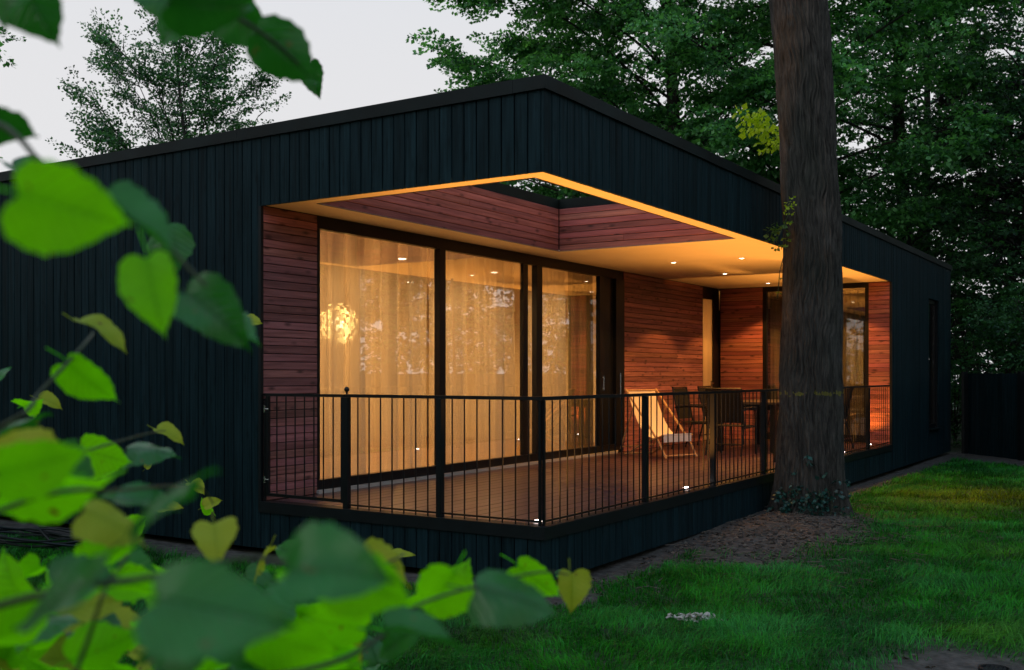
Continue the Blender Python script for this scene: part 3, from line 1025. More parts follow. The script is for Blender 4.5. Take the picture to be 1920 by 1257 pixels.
for i in range(110):                                                        # petals of the globe
    z = 1 - 2 * (i + .5) / 110
    th = i * 2.39996
    rr = math.sqrt(1 - z * z)
    nrm = Vector((rr * math.cos(th), rr * math.sin(th), z))
    q = nrm.to_track_quat('Z', 'Y').to_matrix().to_4x4()
    Mx = Matrix.Translation(nrm * random.uniform(.17, .255)) @ q @ Matrix.Rotation(random.uniform(-.5, .6), 4, 'X')
    mb.box(-.026, .026, -.026, .026, -.001, .001, 0, Mx)
part('shade', mb, M['disc'], pend)
part('bulb', MB().lathe([(.01, -.08), (.06, -.05), (.08, 0), (.06, .05), (.01, .08)], n=12), M['disc_hot'], pend, smooth=True)
part('cord', MB().tube([(0, 0, .23), (0, 0, 2.599 - pc[2])], .006, 6), M['metal'], pend)
lamp('lamp', 'POINT', pend, (0, 0, 0), 30, WARM, shadow_soft_size=.09)

# curtains
def curtain(name, x, y0, y1, label, mat, amp, wl, seed, axis_=0, z0=.03, z1=2.56):
    r = np.random.default_rng(seed)
    n = int((y1 - y0) / 0.008)
    t = np.linspace(y0, y1, n)
    ph = np.cumsum(r.uniform(.5, 1.5, n)) * (t[1] - t[0]) / wl * 2 * np.pi
    off = amp * np.sin(ph) * (0.7 + 0.3 * np.sin(t * 5.1 + seed)) + amp * .35 * np.sin(ph * 2.3 + 1)
    zs = np.array([z0, .9, 1.8, z1])
    k = np.array([1.15, 1.0, .9, .75])
    V = []
    for zi, ki in zip(zs, k):
        p = np.stack([x + off * ki, t + .012 * np.sin(ph * .37 + zi), np.full(n, zi)], 1)
        if axis_ == 1:
            p = p[:, [1, 0, 2]]
        V.append(p)
    V = np.concatenate(V)
    i = np.arange(n - 1)
    F = np.concatenate([np.stack([j * n + i, j * n + i + 1, (j + 1) * n + i + 1, (j + 1) * n + i], 1) for j in range(3)])
    o = link(name, mesh_np(name, V, F, [mat], True))
    tag(o, label, 'curtain', 'curtains hung inside the glass')
    return o
curtain('sheer_curtain', W - .24, 0.74, 2.74, 'sheer curtain with loose folds behind the first pane, lit by the pendant', M['sheer'], .05, .27, 3)
curtain('sheer_curtain', W - .25, 2.77, 4.55, 'sheer curtain behind the middle pane that mirrors the trees', M['sheer'], .05, .30, 4)
curtain('sheer_curtain', W - .24, 4.80, 5.85, 'finely gathered sheer curtain behind the third pane', M['sheer'], .035, .13, 5)
curtain('drape_curtain', W - .20, 5.87, 6.52, 'olive drape gathered at the end of the glass doors', M['drape'], .05, .13, 6)
curtain('drape_curtain', LEN + .24, -1.10, -.40, 'olive grey drape in the end window beside the plank strip', M['drape'], .05, .16, 7, 1)
curtain('drape_curtain', LEN + .24, -2.12, -1.75, 'brown shaded drape in the end window before the trunk', M['drape'], .04, .14, 8, 1)

# kitchen
kc = thing('kitchen_counter', 'pale kitchen counter standing behind the sheer curtains', 'counter', (-6.2, 3.0, 0))
part('carcase', MB().box(-.3, .3, -1.6, 1.9, .08, .90), M['door'], kc)
part('worktop', MB().box(-.33, .33, -1.64, 1.94, .901, .94), M['soffit'], kc)
for i in range(5):
    part('cupboard_door', MB().box(.301, .318, -1.58 + i * .69, -1.58 + i * .69 + .67, .11, .88), M['interior'], kc)
vz = thing('vase', 'vase of bare twigs on the kitchen counter behind the curtain', 'vase', (-6.1, 3.55, .941))
part('pot', MB().lathe([(.05, 0), (.08, .08), (.07, .18), (.035, .24), (.045, .27)], n=16), M['frame'], vz, smooth=True)
mb = MB()
for i in range(16):
    a = random.uniform(0, 6.28); r_ = random.uniform(.05, .22)
    mb.tube([(0, 0, .22), (r_ * .4 * math.cos(a), r_ * .4 * math.sin(a), .4), (r_ * math.cos(a), r_ * math.sin(a), random.uniform(.45, .68))], .006, 5)
part('twigs', mb, M['twig'], vz)

# ------------------------------------------------------------------ terrace furniture
M['canvas'] = simple('cream_canvas', (0.74, 0.66, 0.52), 0.85)
M['hem'] = simple('pale_grey_canvas', (0.72, 0.74, 0.78), 0.85)
M['beech'] = wood('pale_beech', (0.34, 0.20, 0.10), (0.52, 0.33, 0.17), 2, rnd=.1, knots=.1)
M['sling'] = simple('charcoal_sling', (0.008, 0.008, 0.009), 0.7, spec=.2)
M['table'] = simple('dark_tabletop', (0.05, 0.042, 0.038), 0.28, noise=.2)
# deck chair: local +X is the way the sitter looks, origin on the deck
fdir = math.atan2(-.36, .93)
dc = thing('deck_chair', 'cream canvas folding deck chair with wooden frame by the plank wall', 'deck chair', (-2.12, 6.62, 0.002), rz=fdir)
hw = .29
mb = MB()
for s in (-hw, hw):                                                        # long frame: front foot low to the back top
    mb.tube([(.44, s, .015), (.30, s, .23), (-.36, s, .93)], .0145, 6)
mb.tube([(.42, -hw, .045), (.42, hw, .045)], .013, 6)
mb.tube([(-.35, -hw, .915), (-.35, hw, .915)], .013, 6)
part('back_frame', mb, M['beech'], dc, smooth=True)
mb = MB()
for s in (-hw + .035, hw - .035):
    mb.tube([(-.40, s, .015), (-.02, s, .2), (.36, s, .32)], .0135, 6)
mb.tube([(-.38, -hw, .03), (-.38, hw, .03)], .013, 6)
mb.tube([(.355, -hw, .315), (.355, hw, .315)], .014, 6)
part('seat_frame', mb, M['beech'], dc, smooth=True)
mb = MB()
for s in (-hw - .02, hw + .02):
    mb.tube([(-.16, s, .72), (-.44, s, .10)], .011, 6)
mb.tube([(-.42, -hw - .02, .13), (-.42, hw + .02, .13)], .011, 6)
part('prop', mb, M['beech'], dc, smooth=True)
prof = []
for i in range(25):
    u = i / 24
    p0, p1, p2, p3 = np.array([-.35, .92]), np.array([-.16, .40]), np.array([.05, .16]), np.array([.355, .33])
    q = (1 - u) ** 3 * p0 + 3 * u * (1 - u) ** 2 * p1 + 3 * u * u * (1 - u) * p2 + u ** 3 * p3
    prof.append(q)
vs_, fs = [], []
for k, q in enumerate(prof):
    for s in (-hw + .03, 0, hw - .03):
        vs_.append((q[0], s, q[1] - (.012 if s == 0 else 0)))
        vs_.append((q[0] - .003, s, q[1] - .004 - (.012 if s == 0 else 0)))
for k in range(24):
    for j in range(2):
        a = k * 6 + j * 2
        fs += [(a, a + 2, a + 8, a + 6), (a + 1, a + 7, a + 9, a + 3)]
cv = part('canvas', MB().add(vs_, fs), M['canvas'], dc, smooth=True)
part('canvas_hem', MB().box(.362, .368, -hw + .03, hw - .03, .225, .335), M['hem'], dc)

# dining table
tb = thing('dining_table', 'long dark outdoor dining table on square legs', 'table', (-1.42, 9.0, 0.002))
part('tabletop', MB().box(-.46, .46, -.92, .92, .70, .735), M['table'], tb)
lg = MB().box(-.035, .035, -.035, .035, 0, .699).mesh('leg', M['metal'])
for sx in (-.40, .40):
    for sy in (-.84, .84):
        link('leg', lg, tb, (sx, sy, 0))
mb = MB()
mb.box(-.36, .36, -.86, -.82, .62, .68); mb.box(-.36, .36, .82, .86, .62, .68); mb.box(-.42, -.38, -.80, .80, .62, .68); mb.box(.38, .42, -.80, .80, .62, .68)
part('apron', mb, M['metal'], tb)

def chair(label):
    c = thing('garden_chair', label, 'chair', (0, 0, 0), 'dark garden armchairs round the terrace table')
    mb = MB()
    for s in (-.26, .26):
        mb.tube([(.26, s, .0), (.24, s, .64)], .013, 6)
        mb.tube([(.25, s, .64), (-.02, s, .655), (-.27, s, .635)], .013, 6)
        mb.tube([(-.32, s, .0), (-.20, s, .43), (-.31, s, .94)], .013, 6)
        mb.tube([(.245, s, .40), (-.20, s, .385)], .011, 6)
    mb.tube([(-.31, -.26, .94), (-.31, .26, .94)], .013, 6)
    mb.tube([(.24, -.26, .40), (.24, .26, .40)], .012, 6)
    mb.tube([(-.28, -.26, .16), (-.28, .26, .16)], .010, 6)
    part('frame', mb, M['metal'], c, smooth=True)
    vs_, fs = [], []
    for k, (x, z) in enumerate([(-.205, .46), (-.225, .56), (-.25, .68), (-.285, .82), (-.305, .925)]):
        vs_ += [(x, -.245, z), (x, .245, z), (x - .006, -.245, z), (x - .006, .245, z)]
    for k in range(4):
        a = 4 * k
        fs += [(a, a + 1, a + 5, a + 4), (a + 2, a + 6, a + 7, a + 3)]
    part('backrest', MB().add(vs_, fs), M['sling'], c)
    part('seat', MB().box(-.19, .23, -.245, .245, .405, .417), M['sling'], c)
    for s in (-.26, .26):
        part('armrest', MB().box(-.24, .24, s - .022, s + .022, .662, .676), M['table'], c)
    return c
CH = [(-1.42, 7.55, 90, 'dark garden chair at the near end of the table, back to the lawn'),
      (-2.28, 8.40, 0, 'dark garden chair on the wall side of the table next to the deck chair'),
      (-2.28, 9.40, 0, 'dark garden chair on the wall side of the table by the pale door'),
      (-.60, 8.50, 180, 'dark garden chair between the table and the railing, nearer to the trunk'),
      (-.60, 9.45, 180, 'dark garden chair between the table and the railing, by the end window')]
c0 = None
for x, y, r_, lab in CH:
    if c0 is None:
        c0 = c = chair(lab)
    else:
        c = copy_tree(c0)
        c['label'] = lab
    c.location = (x, y, .002)
    c.rotation_euler = (0, 0, math.radians(r_))

# ------------------------------------------------------------------ fence and small things on the ground
fa, fb = Vector((.25, 16.25)), Vector((6.2, 9.9))
fd = (fb - fa); fl = fd.length; fd.normalize()
fence = thing('garden_fence', 'black close boarded garden fence beyond the lawn', 'fence', (fa.x, fa.y, -.50), rz=math.atan2(fd.y, fd.x))
npan = 5
for i in range(npan + 1):
    part('fence_post', MB().box(-.045, .045, -.06, .03, 0, 1.70), M['clad_edge'], fence, (i * fl / npan, 0, 0))
fbm_ = MB().box(0, .136, 0, .02, .03, 1.66).mesh('fence_board', M['clad'])
nb = int(fl / .14)
for i in range(nb):
    link('fence_board', fbm_, fence, (i * .14 + .002, .031 + random.uniform(0, .004), random.uniform(-.006, .006)))
mb = MB()
for z in (.3, 1.35):
    mb.box(0, fl, .056, .09, z, z + .08)
part('fence_rail', mb, M['clad_edge'], fence)

hose = MB()
hp = []
for i in range(160):
    a = i * .21
    r_ = .42 + .05 * math.sin(i * .37) + .0006 * i
    hp.append((-5.2 + 1.5 * r_ * math.cos(a), -.78 + .55 * r_ * math.sin(a), -.445 + .018 * (i / 34) + .012 * math.sin(i * .9)))
hp += [(-4.6 + .1 * k, -.9 - .02 * k * k, -.45) for k in range(8)]
hose.tube(hp, .011, 6)
M['hose'] = simple('dark_hose', (0.006, 0.011, 0.013), 0.4, spec=.3)
tag(part('garden_hose', hose, M['hose'], None, smooth=True), 'dark garden hose loosely coiled on the ground by the black wall', 'hose')

wp = np.array([1.344, -.376])
M['chip'] = simple('pale_dry_bits', (0.40, 0.385, 0.35), 0.8, noise=.4, nscale=30)
mb = MB()
for i in range(80):
    u = random.gauss(0, .075); v = random.gauss(0, .03)
    p = Vector((wp[0] + RGT[0] * u + FWD[0] * v, wp[1] + RGT[1] * u + FWD[1] * v, 0))
    p.z = float(ground_z(p.x, p.y)) + .035 + random.uniform(0, .035)
    Mx = Matrix.Translation(p) @ Matrix.Rotation(random.uniform(0, 6.3), 4, 'Z') @ Matrix.Rotation(random.uniform(-.9, .9), 4, 'X')
    l = random.uniform(.012, .028)
    vv = [Mx @ Vector(q) for q in ((-l, -.008, 0), (0, -.012, .008), (l, -.006, -.003), (l, .007, -.002), (0, .011, .006), (-l, .008, 0))]
    vv += [q + Vector((0, 0, -.003)) for q in vv]
    mb.add(vv, [(0, 1, 4, 5), (1, 2, 3, 4), (11, 10, 7, 6), (10, 9, 8, 7), (0, 6, 7, 1), (1, 7, 8, 2), (2, 8, 9, 3), (3, 9, 10, 4), (4, 10, 11, 5), (5, 11, 6, 0)])
o = tag(part('dry_debris', mb, M['chip'], None), 'small heap of pale dry bits lying on the lawn', 'debris')
gz = float(ground_z(3.14, -.52))
dr = thing('ground_drain', 'small round black drain cover in bare soil at the lawn edge', 'drain', (3.14, -.50, gz))
part('rim', MB().lathe([(.085, -.05), (.085, .02), (.070, .024), (.066, .012)], n=24), M['clad_edge'], dr, smooth=True)
mb = MB()
for i in range(5):
    mb.box(-.05 + i * .022, -.038 + i * .022, -.055, .055, .0125, .017)
part('grille', mb, M['metal'], dr)

# ------------------------------------------------------------------ trees
def rot_z(a):
    c, s = np.cos(a), np.sin(a)
    z = np.zeros_like(a); o = np.ones_like(a)
    return np.stack([np.stack([c, -s, z], -1), np.stack([s, c, z], -1), np.stack([z, z, o], -1)], -2)
def rot_x(a):
    c, s = np.cos(a), np.sin(a)
    z = np.zeros_like(a); o = np.ones_like(a)
    return np.stack([np.stack([o, z, z], -1), np.stack([z, c, -s], -1), np.stack([z, s, c], -1)], -2)

def spray_template(r, k, length, size, flat=.35):
    """Leaves along a small branching twig that grows along +Y. Returns (k,4,3) quads (folded lozenges)."""
    t = np.sort(r.uniform(.05, 1.0, k))
    side = np.where(np.arange(k) % 2 == 0, 1.0, -1.0)
    sub = r.uniform(0, 1, k) ** 1.3 * .42 * length * (1.1 - .7 * t)
    pos = np.stack([side * sub, t * length + sub * .6, -.22 * length * t ** 2 - sub * .25 + r.normal(0, .03 * length, k)], 1)
    ang = side * r.uniform(.3, 1.3, k)
    tilt = r.normal(-.25, flat, k)
    roll = r.normal(0, flat, k)
    d = np.stack([np.sin(ang) * np.cos(tilt), np.cos(ang) * np.cos(tilt), np.sin(tilt)], 1)
    w = np.cross(d, np.array([0, 0, 1.0]))
    w /= np.linalg.norm(w, axis=1, keepdims=True)
    n = np.cross(w, d)
    w = w * np.cos(roll)[:, None] + n * np.sin(roll)[:, None]
    s = size * r.uniform(.65, 1.25, k)[:, None]
    q = np.stack([pos, pos + d * s * .45 + w * s * .40, pos + d * s, pos + d * s * .45 - w * s * .40], 1)
    return q

def build_leaves(name, origins, yaws, tilts, scales, r, mat, k=34, length=.75, size=.085, ntemp=5, flat=.35, parent=None):
    T = [spray_template(r, k, length, size, flat) for _ in range(ntemp)]
    n = len(origins)
    ti = r.integers(0, ntemp, n)
    Rm = rot_z(yaws) @ rot_x(tilts)
    V = np.empty((n, k, 4, 3))
    for j in range(ntemp):
        s = ti == j
        V[s] = np.einsum('nab,kqb->nkqa', Rm[s] * scales[s][:, None, None], T[j]) + origins[s][:, None, None, :]
    sh = np.clip(r.normal(.38, .2, (n, 1, 1)) + r.normal(0, .26, (n, k, 1)), 0, 1) * np.ones((1, 1, 4))
    F = np.arange(n * k * 4).reshape(-1, 4)
    return mesh_np(name, V.reshape(-1, 3), F, [mat], False, {'shade': sh.ravel()})

def envelope(shape, u):
    """Crown radius (0..1) at relative height u."""
    if shape == 'egg':
        return np.sqrt(np.clip(1 - ((u - .38) / np.where(u < .38, .42, .64)) ** 2, 0.02, 1))
    if shape == 'fan':
        return np.sqrt(np.clip(1 - ((u - .45) / np.where(u < .45, .60, .58)) ** 2, 0.02, 1))
    return np.sqrt(np.clip(1 - ((u - .5) / .52) ** 2, 0.02, 1))

def make_tree(name, label, base, H, z0, R, seed, mat, cat='tree', group=None, nl=34, sub=9, spl=3, k=34, leaf=.085, shape='egg', tr=.22, bias=None, rise=.35, length=.75, lean=(0, 0), flat=.6, up=.05):
    """Trunk with limbs (one part) and a crown of leaf sprays (one part)."""
    r = np.random.default_rng(seed)
    t = thing(name, label, cat, base, group)
    wood_ = MB()
    n = 9
    tp = [np.array([lean[0] * (i / n) + .1 * math.sin(i * 1.3 + seed), lean[1] * (i / n) + .1 * math.cos(i * 1.1 + seed), H * .97 * i / n]) for i in range(n + 1)]
    tp[0][:2] = 0
    wood_.tube(tp, [tr * (1.25 if i == 0 else 1.0) * (1 - .93 * i / n) + .015 for i in range(n + 1)], 9)
    def trunk_at(z):
        f = np.clip(z / (H * .97), 0, 1) * n
        i = min(int(f), n - 1)
        return tp[i] + (tp[i + 1] - tp[i]) * (f - i)
    O, YW, TL, SC = [], [], [], []
    for i in range(nl):
        u = (i + r.uniform(.1, .9)) / nl
        u = .02 + .96 * u ** .9
        zt = z0 + (H - z0) * u
        rad = R * float(envelope(shape, np.array(u))) * r.uniform(.78, 1.12)
        az = i * 2.39996 + r.normal(0, .3)
        if bias is not None and r.uniform() < .35:
            az = bias + r.normal(0, .6)
        start_z = max(z0 * .72, zt - rad * rise * r.uniform(.7, 1.3))
        p0 = trunk_at(min(start_z, H * .9))
        d = np.array([math.cos(az), math.sin(az), 0])
        p3 = trunk_at(zt) * np.array([1, 1, 0]) + d * rad + np.array([0, 0, zt])
        p1 = p0 + d * rad * .3 + np.array([0, 0, (p3[2] - p0[2]) * .5 + .2])
        p2 = p0 + (p3 - p0) * .72 + np.array([0, 0, .25])
        B = [(1 - s) ** 3 * p0 + 3 * s * (1 - s) ** 2 * p1 + 3 * s * s * (1 - s) * p2 + s ** 3 * p3 for s in np.linspace(0, 1, 7)]
        rl = tr * .2 * (1 - .6 * u)
        wood_.tube(B, [rl * (1 - .85 * j / 6) + .006 for j in range(7)], 5, cap=False)
        for j in range(sub):
            s = r.uniform(.06, 1.0) ** .85
            f = s * 6; ii = min(int(f), 5)
            q0 = B[ii] + (B[ii + 1] - B[ii]) * (f - ii)
            a2 = az + r.choice([-1, 1]) * r.uniform(.35, 1.2) * (1.1 - .5 * s)
            ln = r.uniform(.5, 1.25) * (.35 + .17 * rad) * (1.15 - .5 * s)
            q1 = q0 + np.array([math.cos(a2) * ln, math.sin(a2) * ln, r.normal(.12, .22) * ln + .1])
            wood_.tube([q0, (q0 + q1) / 2 + np.array([0, 0, .05]), q1], [.014, .009, .004], 3, cap=False)
            for m in range(spl):
                w = (m + r.uniform(.2, 1)) / spl
                O.append(q0 + (q1 - q0) * w)
                YW.append(a2 - math.pi / 2 + r.normal(0, .7))
                TL.append(r.normal(up, .3))
                SC.append(r.uniform(.6, 1.15))
    part('trunk', wood_, M['bark_far'], t, smooth=True)
    me = build_leaves('crown', np.array(O), np.array(YW), np.array(TL), np.array(SC), r, mat, k=k, size=leaf, length=length, flat=flat)
    link('crown', me, t)
    return t

def tb_(px, d):
    p = pt(px, 700, d)
    return (float(p[0]), float(p[1]), -.5)

# behind the house, left of the photograph
make_tree('slender_tree', 'slender young tree standing alone against the pale sky behind the roof', tb_(345, 24), 9.9, 3.2, 2.25, 101, M['leaf_dark'],
          nl=46, sub=14, spl=3, k=44, leaf=.066, shape='fan', tr=.09, rise=1.9, length=.62, flat=.7, up=.75)
make_tree('slender_tree', 'tree at the edge of the view with only a leafy branch tip showing', tb_(-300, 17), 9.5, 4.2, 2.05, 102, M['leaf_far'], nl=30, sub=10, k=34, tr=.12, length=.6)
# behind the house, right half
make_tree('beech_tree', 'tall spreading beech whose low boughs reach out over the roof corner', tb_(1255, 27.0), 18.5, 4.4, 5.35, 103, M['leaf_far'],
          nl=64, sub=19, spl=4, k=46, leaf=.115, shape='egg', tr=.26, bias=math.atan2(-RGT[1], -RGT[0]), rise=.45)
make_tree('beech_tree', 'dense green beech directly behind the big trunk', tb_(1475, 25.5), 18.0, 4.6, 5.0, 104, M['leaf_far'], nl=58, sub=17, spl=4, k=42, leaf=.115, tr=.24, rise=.25)
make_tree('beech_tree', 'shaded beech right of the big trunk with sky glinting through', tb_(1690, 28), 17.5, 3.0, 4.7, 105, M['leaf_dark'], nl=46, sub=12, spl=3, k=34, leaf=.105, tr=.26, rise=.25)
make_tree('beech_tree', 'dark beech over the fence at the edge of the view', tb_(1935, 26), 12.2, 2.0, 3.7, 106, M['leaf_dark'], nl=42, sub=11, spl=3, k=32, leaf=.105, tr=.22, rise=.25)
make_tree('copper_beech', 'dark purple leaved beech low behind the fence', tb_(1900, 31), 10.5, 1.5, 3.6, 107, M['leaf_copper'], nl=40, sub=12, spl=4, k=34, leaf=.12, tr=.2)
# woodland further round the garden (seen mirrored in the glass)
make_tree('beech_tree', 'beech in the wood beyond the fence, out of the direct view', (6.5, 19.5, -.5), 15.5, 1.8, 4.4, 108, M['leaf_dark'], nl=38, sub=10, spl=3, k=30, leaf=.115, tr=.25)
src = [o for o in COL.objects if o.name.startswith('beech_tree') and o.parent is None]
EX = [(-15.2, 27.2, 3, .72, 75), (-11.5, 25.2, 2, .60, 15), (10.5, 21, 3, 1.0, 40), (12.5, 14, 4, .95, 110), (15.5, 24.5, 2, 1.1, 200), (9.5, 28, 4, 1.1, 300), (15, 7, 3, 1.0, 20), (19, 16, 2, 1.05, 75),
      (21, -1, 2, 1.1, 140), (-9.5, -6.5, 4, .95, 95), (-4.5, -11.5, 3, .95, 330), (-3, 29, 4, 1.0, 60), (2.5, 31, 3, 1.1, 180)]
EXL = ['dark beech low behind the house seen through the skylight opening', 'small shaded beech behind the house under the spreading beech', 'beech of the wood mirrored in the middle pane', 'beech at the far edge of the lawn outside the view', 'tall beech deep in the wood beside the fence end',
       'tall shaded beech deep in the wood behind the fence', 'beech on the lawn side outside the view', 'shaded beech outside the view behind the lawn beeches',
       'tall shaded beech at the far side of the lawn', 'dark beech before the black side wall outside the view', 'shaded beech behind the linden outside the view', 'dark beech in the wood behind the house', 'tall shaded beech behind the house showing low between the crowns']
for (x, y, si, s, a), lab in zip(EX, EXL):
    c = copy_tree(src[min(si, len(src) - 1)])
    c.location = (x, y, -.5)
    c.scale = (s, s, s)
    c.rotation_euler = (0, 0, math.radians(a))
    c['label'] = lab

# undergrowth behind the fence: bushes
def bush(base, H, R, seed, label, mat, k=30, n=260):
    r = np.random.default_rng(seed)
    t = thing('bush', label, 'bush', base, 'bushes round the garden')
    mb = MB()
    for i in range(9):
        a = i * .7; l = R * .7
        mb.tube([(0, 0, 0), (l * .4 * math.cos(a), l * .4 * math.sin(a), H * .4), (l * math.cos(a), l * math.sin(a), H * .8)], [.03, .02, .006], 5)
    part('stem', mb, M['bark_far'], t)
    d = r.normal(0, 1, (n, 3)); d /= np.linalg.norm(d, axis=1, keepdims=True)
    p = d * (r.uniform(.25, 1, (n, 1)) ** .5) * np.array([R, R, H * .52]) + np.array([0, 0, H * .5])
    me = build_leaves('foliage', p, np.arctan2(d[:, 1], d[:, 0]) - math.pi / 2, r.normal(.1, .4, n), r.uniform(.6, 1.1, n), r, mat, k=k, size=.085, length=.6)
    link('foliage', me, t)
for i, (px, d, H, R, lab) in enumerate([(1790, 25.5, 4.6, 1.6, 'dark bush rising behind the end of the house'), (1850, 23.5, 3.9, 1.5, 'dark bush over the middle of the fence'),
                                    (1925, 22.5, 3.4, 1.4, 'low dark bush over the fence by its lit post'), (2020, 21, 4.0, 1.7, 'dark bush over the fence outside the view')]):
    bush(tb_(px, d), H, R, 300 + i, lab, M['leaf_dark'])

# the wood far round the garden closes the horizon: one mass
r = np.random.default_rng(55)
n = 15000
a_ = r.uniform(-math.pi, math.pi, n); R_ = r.uniform(30, 38, n)
low = np.clip(1 - np.abs(a_ - 2.45) / .75, 0, 1) ** .5
Hh = 12.0 - 8.5 * low
p = np.stack([2 + R_ * np.cos(a_), 4 + R_ * np.sin(a_), -.5 + Hh * (1 + .25 * np.sin(a_ * 23) + .2 * np.sin(a_ * 51 + 1) + .1 * np.sin(a_ * 97)) * r.uniform(0, 1, n) ** 1.7], 1)
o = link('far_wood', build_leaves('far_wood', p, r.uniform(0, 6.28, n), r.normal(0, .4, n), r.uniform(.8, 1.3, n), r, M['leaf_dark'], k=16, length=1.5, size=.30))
o['kind'] = 'stuff'

for i, (bx_, by_, H_, R_, lab) in enumerate([(-3.0, -5.2, 3.4, 1.7, 'unseen bush added to shade the black wall beside the linden'), (-6.6, -4.0, 3.6, 1.9, 'unseen bush added to shade the middle of the black wall'),
                                             (-10.2, -2.9, 3.6, 1.9, 'unseen bush added to shade the far corner of the black wall')]):
    bush((bx_, by_, -.48), H_, R_, 340 + i, lab, M['leaf_far'], n=320)  # out-of-view bushes added to shade the lower black wall
# the big trunk before the terrace
tz = float(ground_z(.55, 4.97)) - .05
big = thing('big_tree', 'thick furrowed tree trunk standing before the terrace', 'tree', (.56, 4.98, tz))
nz_, na = 320, 380
zz = np.concatenate([np.linspace(0, 8, nz_ - 20), np.linspace(8.2, 15, 20)])
th = np.linspace(0, 2 * np.pi, na, endpoint=False)
ZZ, TH = np.meshgrid(zz, th, indexing='ij')
r0 = np.interp(ZZ, [0, .15, .4, .9, 2.2, 4, 5.5, 8, 15], [.405, .37, .345, .328, .308, .304, .312, .28, .08])
fl_ = np.exp(-ZZ / .28) * (.06 * np.sin(TH * 4 + .8) + .035 * np.sin(TH * 7 + 2))
w = TH + .10 * np.sin(ZZ * 1.7 + 2 * np.sin(TH)) + .05 * np.sin(ZZ * 5.3 + TH * 3) + .030 * np.sin(ZZ * 13 + TH * 6) + .018 * np.sin(ZZ * 22 - TH * 9)
ridge = np.abs(np.sin(w * 17 + .9 * np.sin(ZZ * 3.1 + TH * 2))) * .6 + np.abs(np.sin(w * 29 + 1.7 * np.sin(ZZ * 4.7 - TH))) * .4
rad = r0 + fl_ + .028 * (ridge - .5) * (.75 + .4 * np.sin(ZZ * 8 + TH * 5) * np.sin(ZZ * 3.3 - TH * 7)) + .007 * np.sin(w * 61 + 5 * np.sin(ZZ * 2.3 + TH)) + .012 * np.sin(TH * 2 + ZZ * .9) + .006 * np.sin(ZZ * 6 + TH * 3)
for (ka, kz, kr) in [(-1.9, 4.05, .10), (-1.2, 3.5, .07), (-2.3, 2.2, .08), (-.7, 2.9, .06), (-1.6, 5.4, .09)]:      # old branch scars
    dd = ((np.angle(np.exp(1j * (TH - ka)))) * .33) ** 2 + (ZZ - kz) ** 2
    rad += .022 * np.exp(-dd / kr ** 2) - .026 * np.exp(-dd / (kr * .45) ** 2)
cxx = np.interp(ZZ, [0, 1, 3, 6, 15], [0, -.01, -.055, -.17, -.3]) ; cyy = np.interp(ZZ, [0, 1, 3, 6, 15], [0, .0, -.03, -.06, .1])
# the axis drifts to the left of the photograph as it rises
ax_ = np.interp(ZZ, [0, 1, 3, 4.8, 6, 15], [-.08, -.076, -.05, -.14, -.23, -.4])
V = np.stack([ax_ * RGT[0] + rad * np.cos(TH), ax_ * RGT[1] + rad * np.sin(TH), ZZ], -1)
ii = np.arange(len(zz) * na).reshape(len(zz), na)
F = np.stack([ii[:-1], np.roll(ii[:-1], -1, 1), np.roll(ii[1:], -1, 1), ii[1:]], -1).reshape(-1, 4)
link('trunk', mesh_np('trunk', V.reshape(-1, 3), F, [M['bark']], True), big)
# crown high above the picture
r = np.random.default_rng(77)
n = 900
d = r.normal(0, 1, (n, 3)); d /= np.linalg.norm(d, axis=1, keepdims=True)
p = d * (r.uniform(.15, 1, (n, 1)) ** .45) * np.array([4.2, 4.2, 3.4]) + np.array([0, 0, 13.2])
mb = MB()
for i in range(14):
    a = i * 2.4; l = r.uniform(2.2, 3.8); z_ = 9.6 + i * .32
    mb.tube([(-.3, -.2, z_), (l * .5 * math.cos(a), l * .5 * math.sin(a), z_ + 1), (l * math.cos(a), l * math.sin(a), z_ + 1.8)], [.09, .05, .01], 6)
part('limbs', mb, M['bark_far'], big, smooth=True)
link('crown', build_leaves('crown', p, np.arctan2(d[:, 1], d[:, 0]) - 1.57, r.normal(0, .3, n), r.uniform(.8, 1.4, n), r, M['leaf_far'], k=28, size=.11, length=1.0), big)

def shoot(pxs, depth, nleaf, size, mat, seed, spread, stem=True, name='shoot_foliage', parent=big):
    """Small water shoot: stems through the given points with leaves round them. One part of the tree."""
    r = np.random.default_rng(seed)
    P = [pt(a, b_, depth + c) - np.array(parent.location) for a, b_, c in pxs]
    mb = MB()
    mb.tube(P, [.005] * len(P), 5)
    part('shoot_stem', mb, M['twig'], parent)
    n = nleaf
    f = r.uniform(0, len(P) - 1, n)
    P = np.array(P)
    i = np.minimum(f.astype(int), len(P) - 2)
    o = P[i] + (P[i + 1] - P[i]) * (f - i)[:, None] + r.normal(0, spread, (n, 3))
    me = build_leaves(name, o, r.uniform(0, 6.28, n), r.normal(0, .5, n), r.uniform(.7, 1.2, n), r, mat, k=5, length=size * 1.6, size=size, flat=.7)
    link(name, me, parent)
DT = 11.3
shoot([(1470, 420, 0), (1462, 440, -.05), (1450, 455, -.1)], DT, 20, .055, M['leaf_shoot'], 1, .05)
shoot([(1482, 375, 0), (1478, 400, -.05), (1470, 430, -.05)], DT, 9, .04, M['leaf_lime'], 2, .03)
shoot([(1472, 470, 0), (1462, 510, 0), (1458, 560, .05)], DT, 3, .03, M['leaf_shoot'], 4, .02)

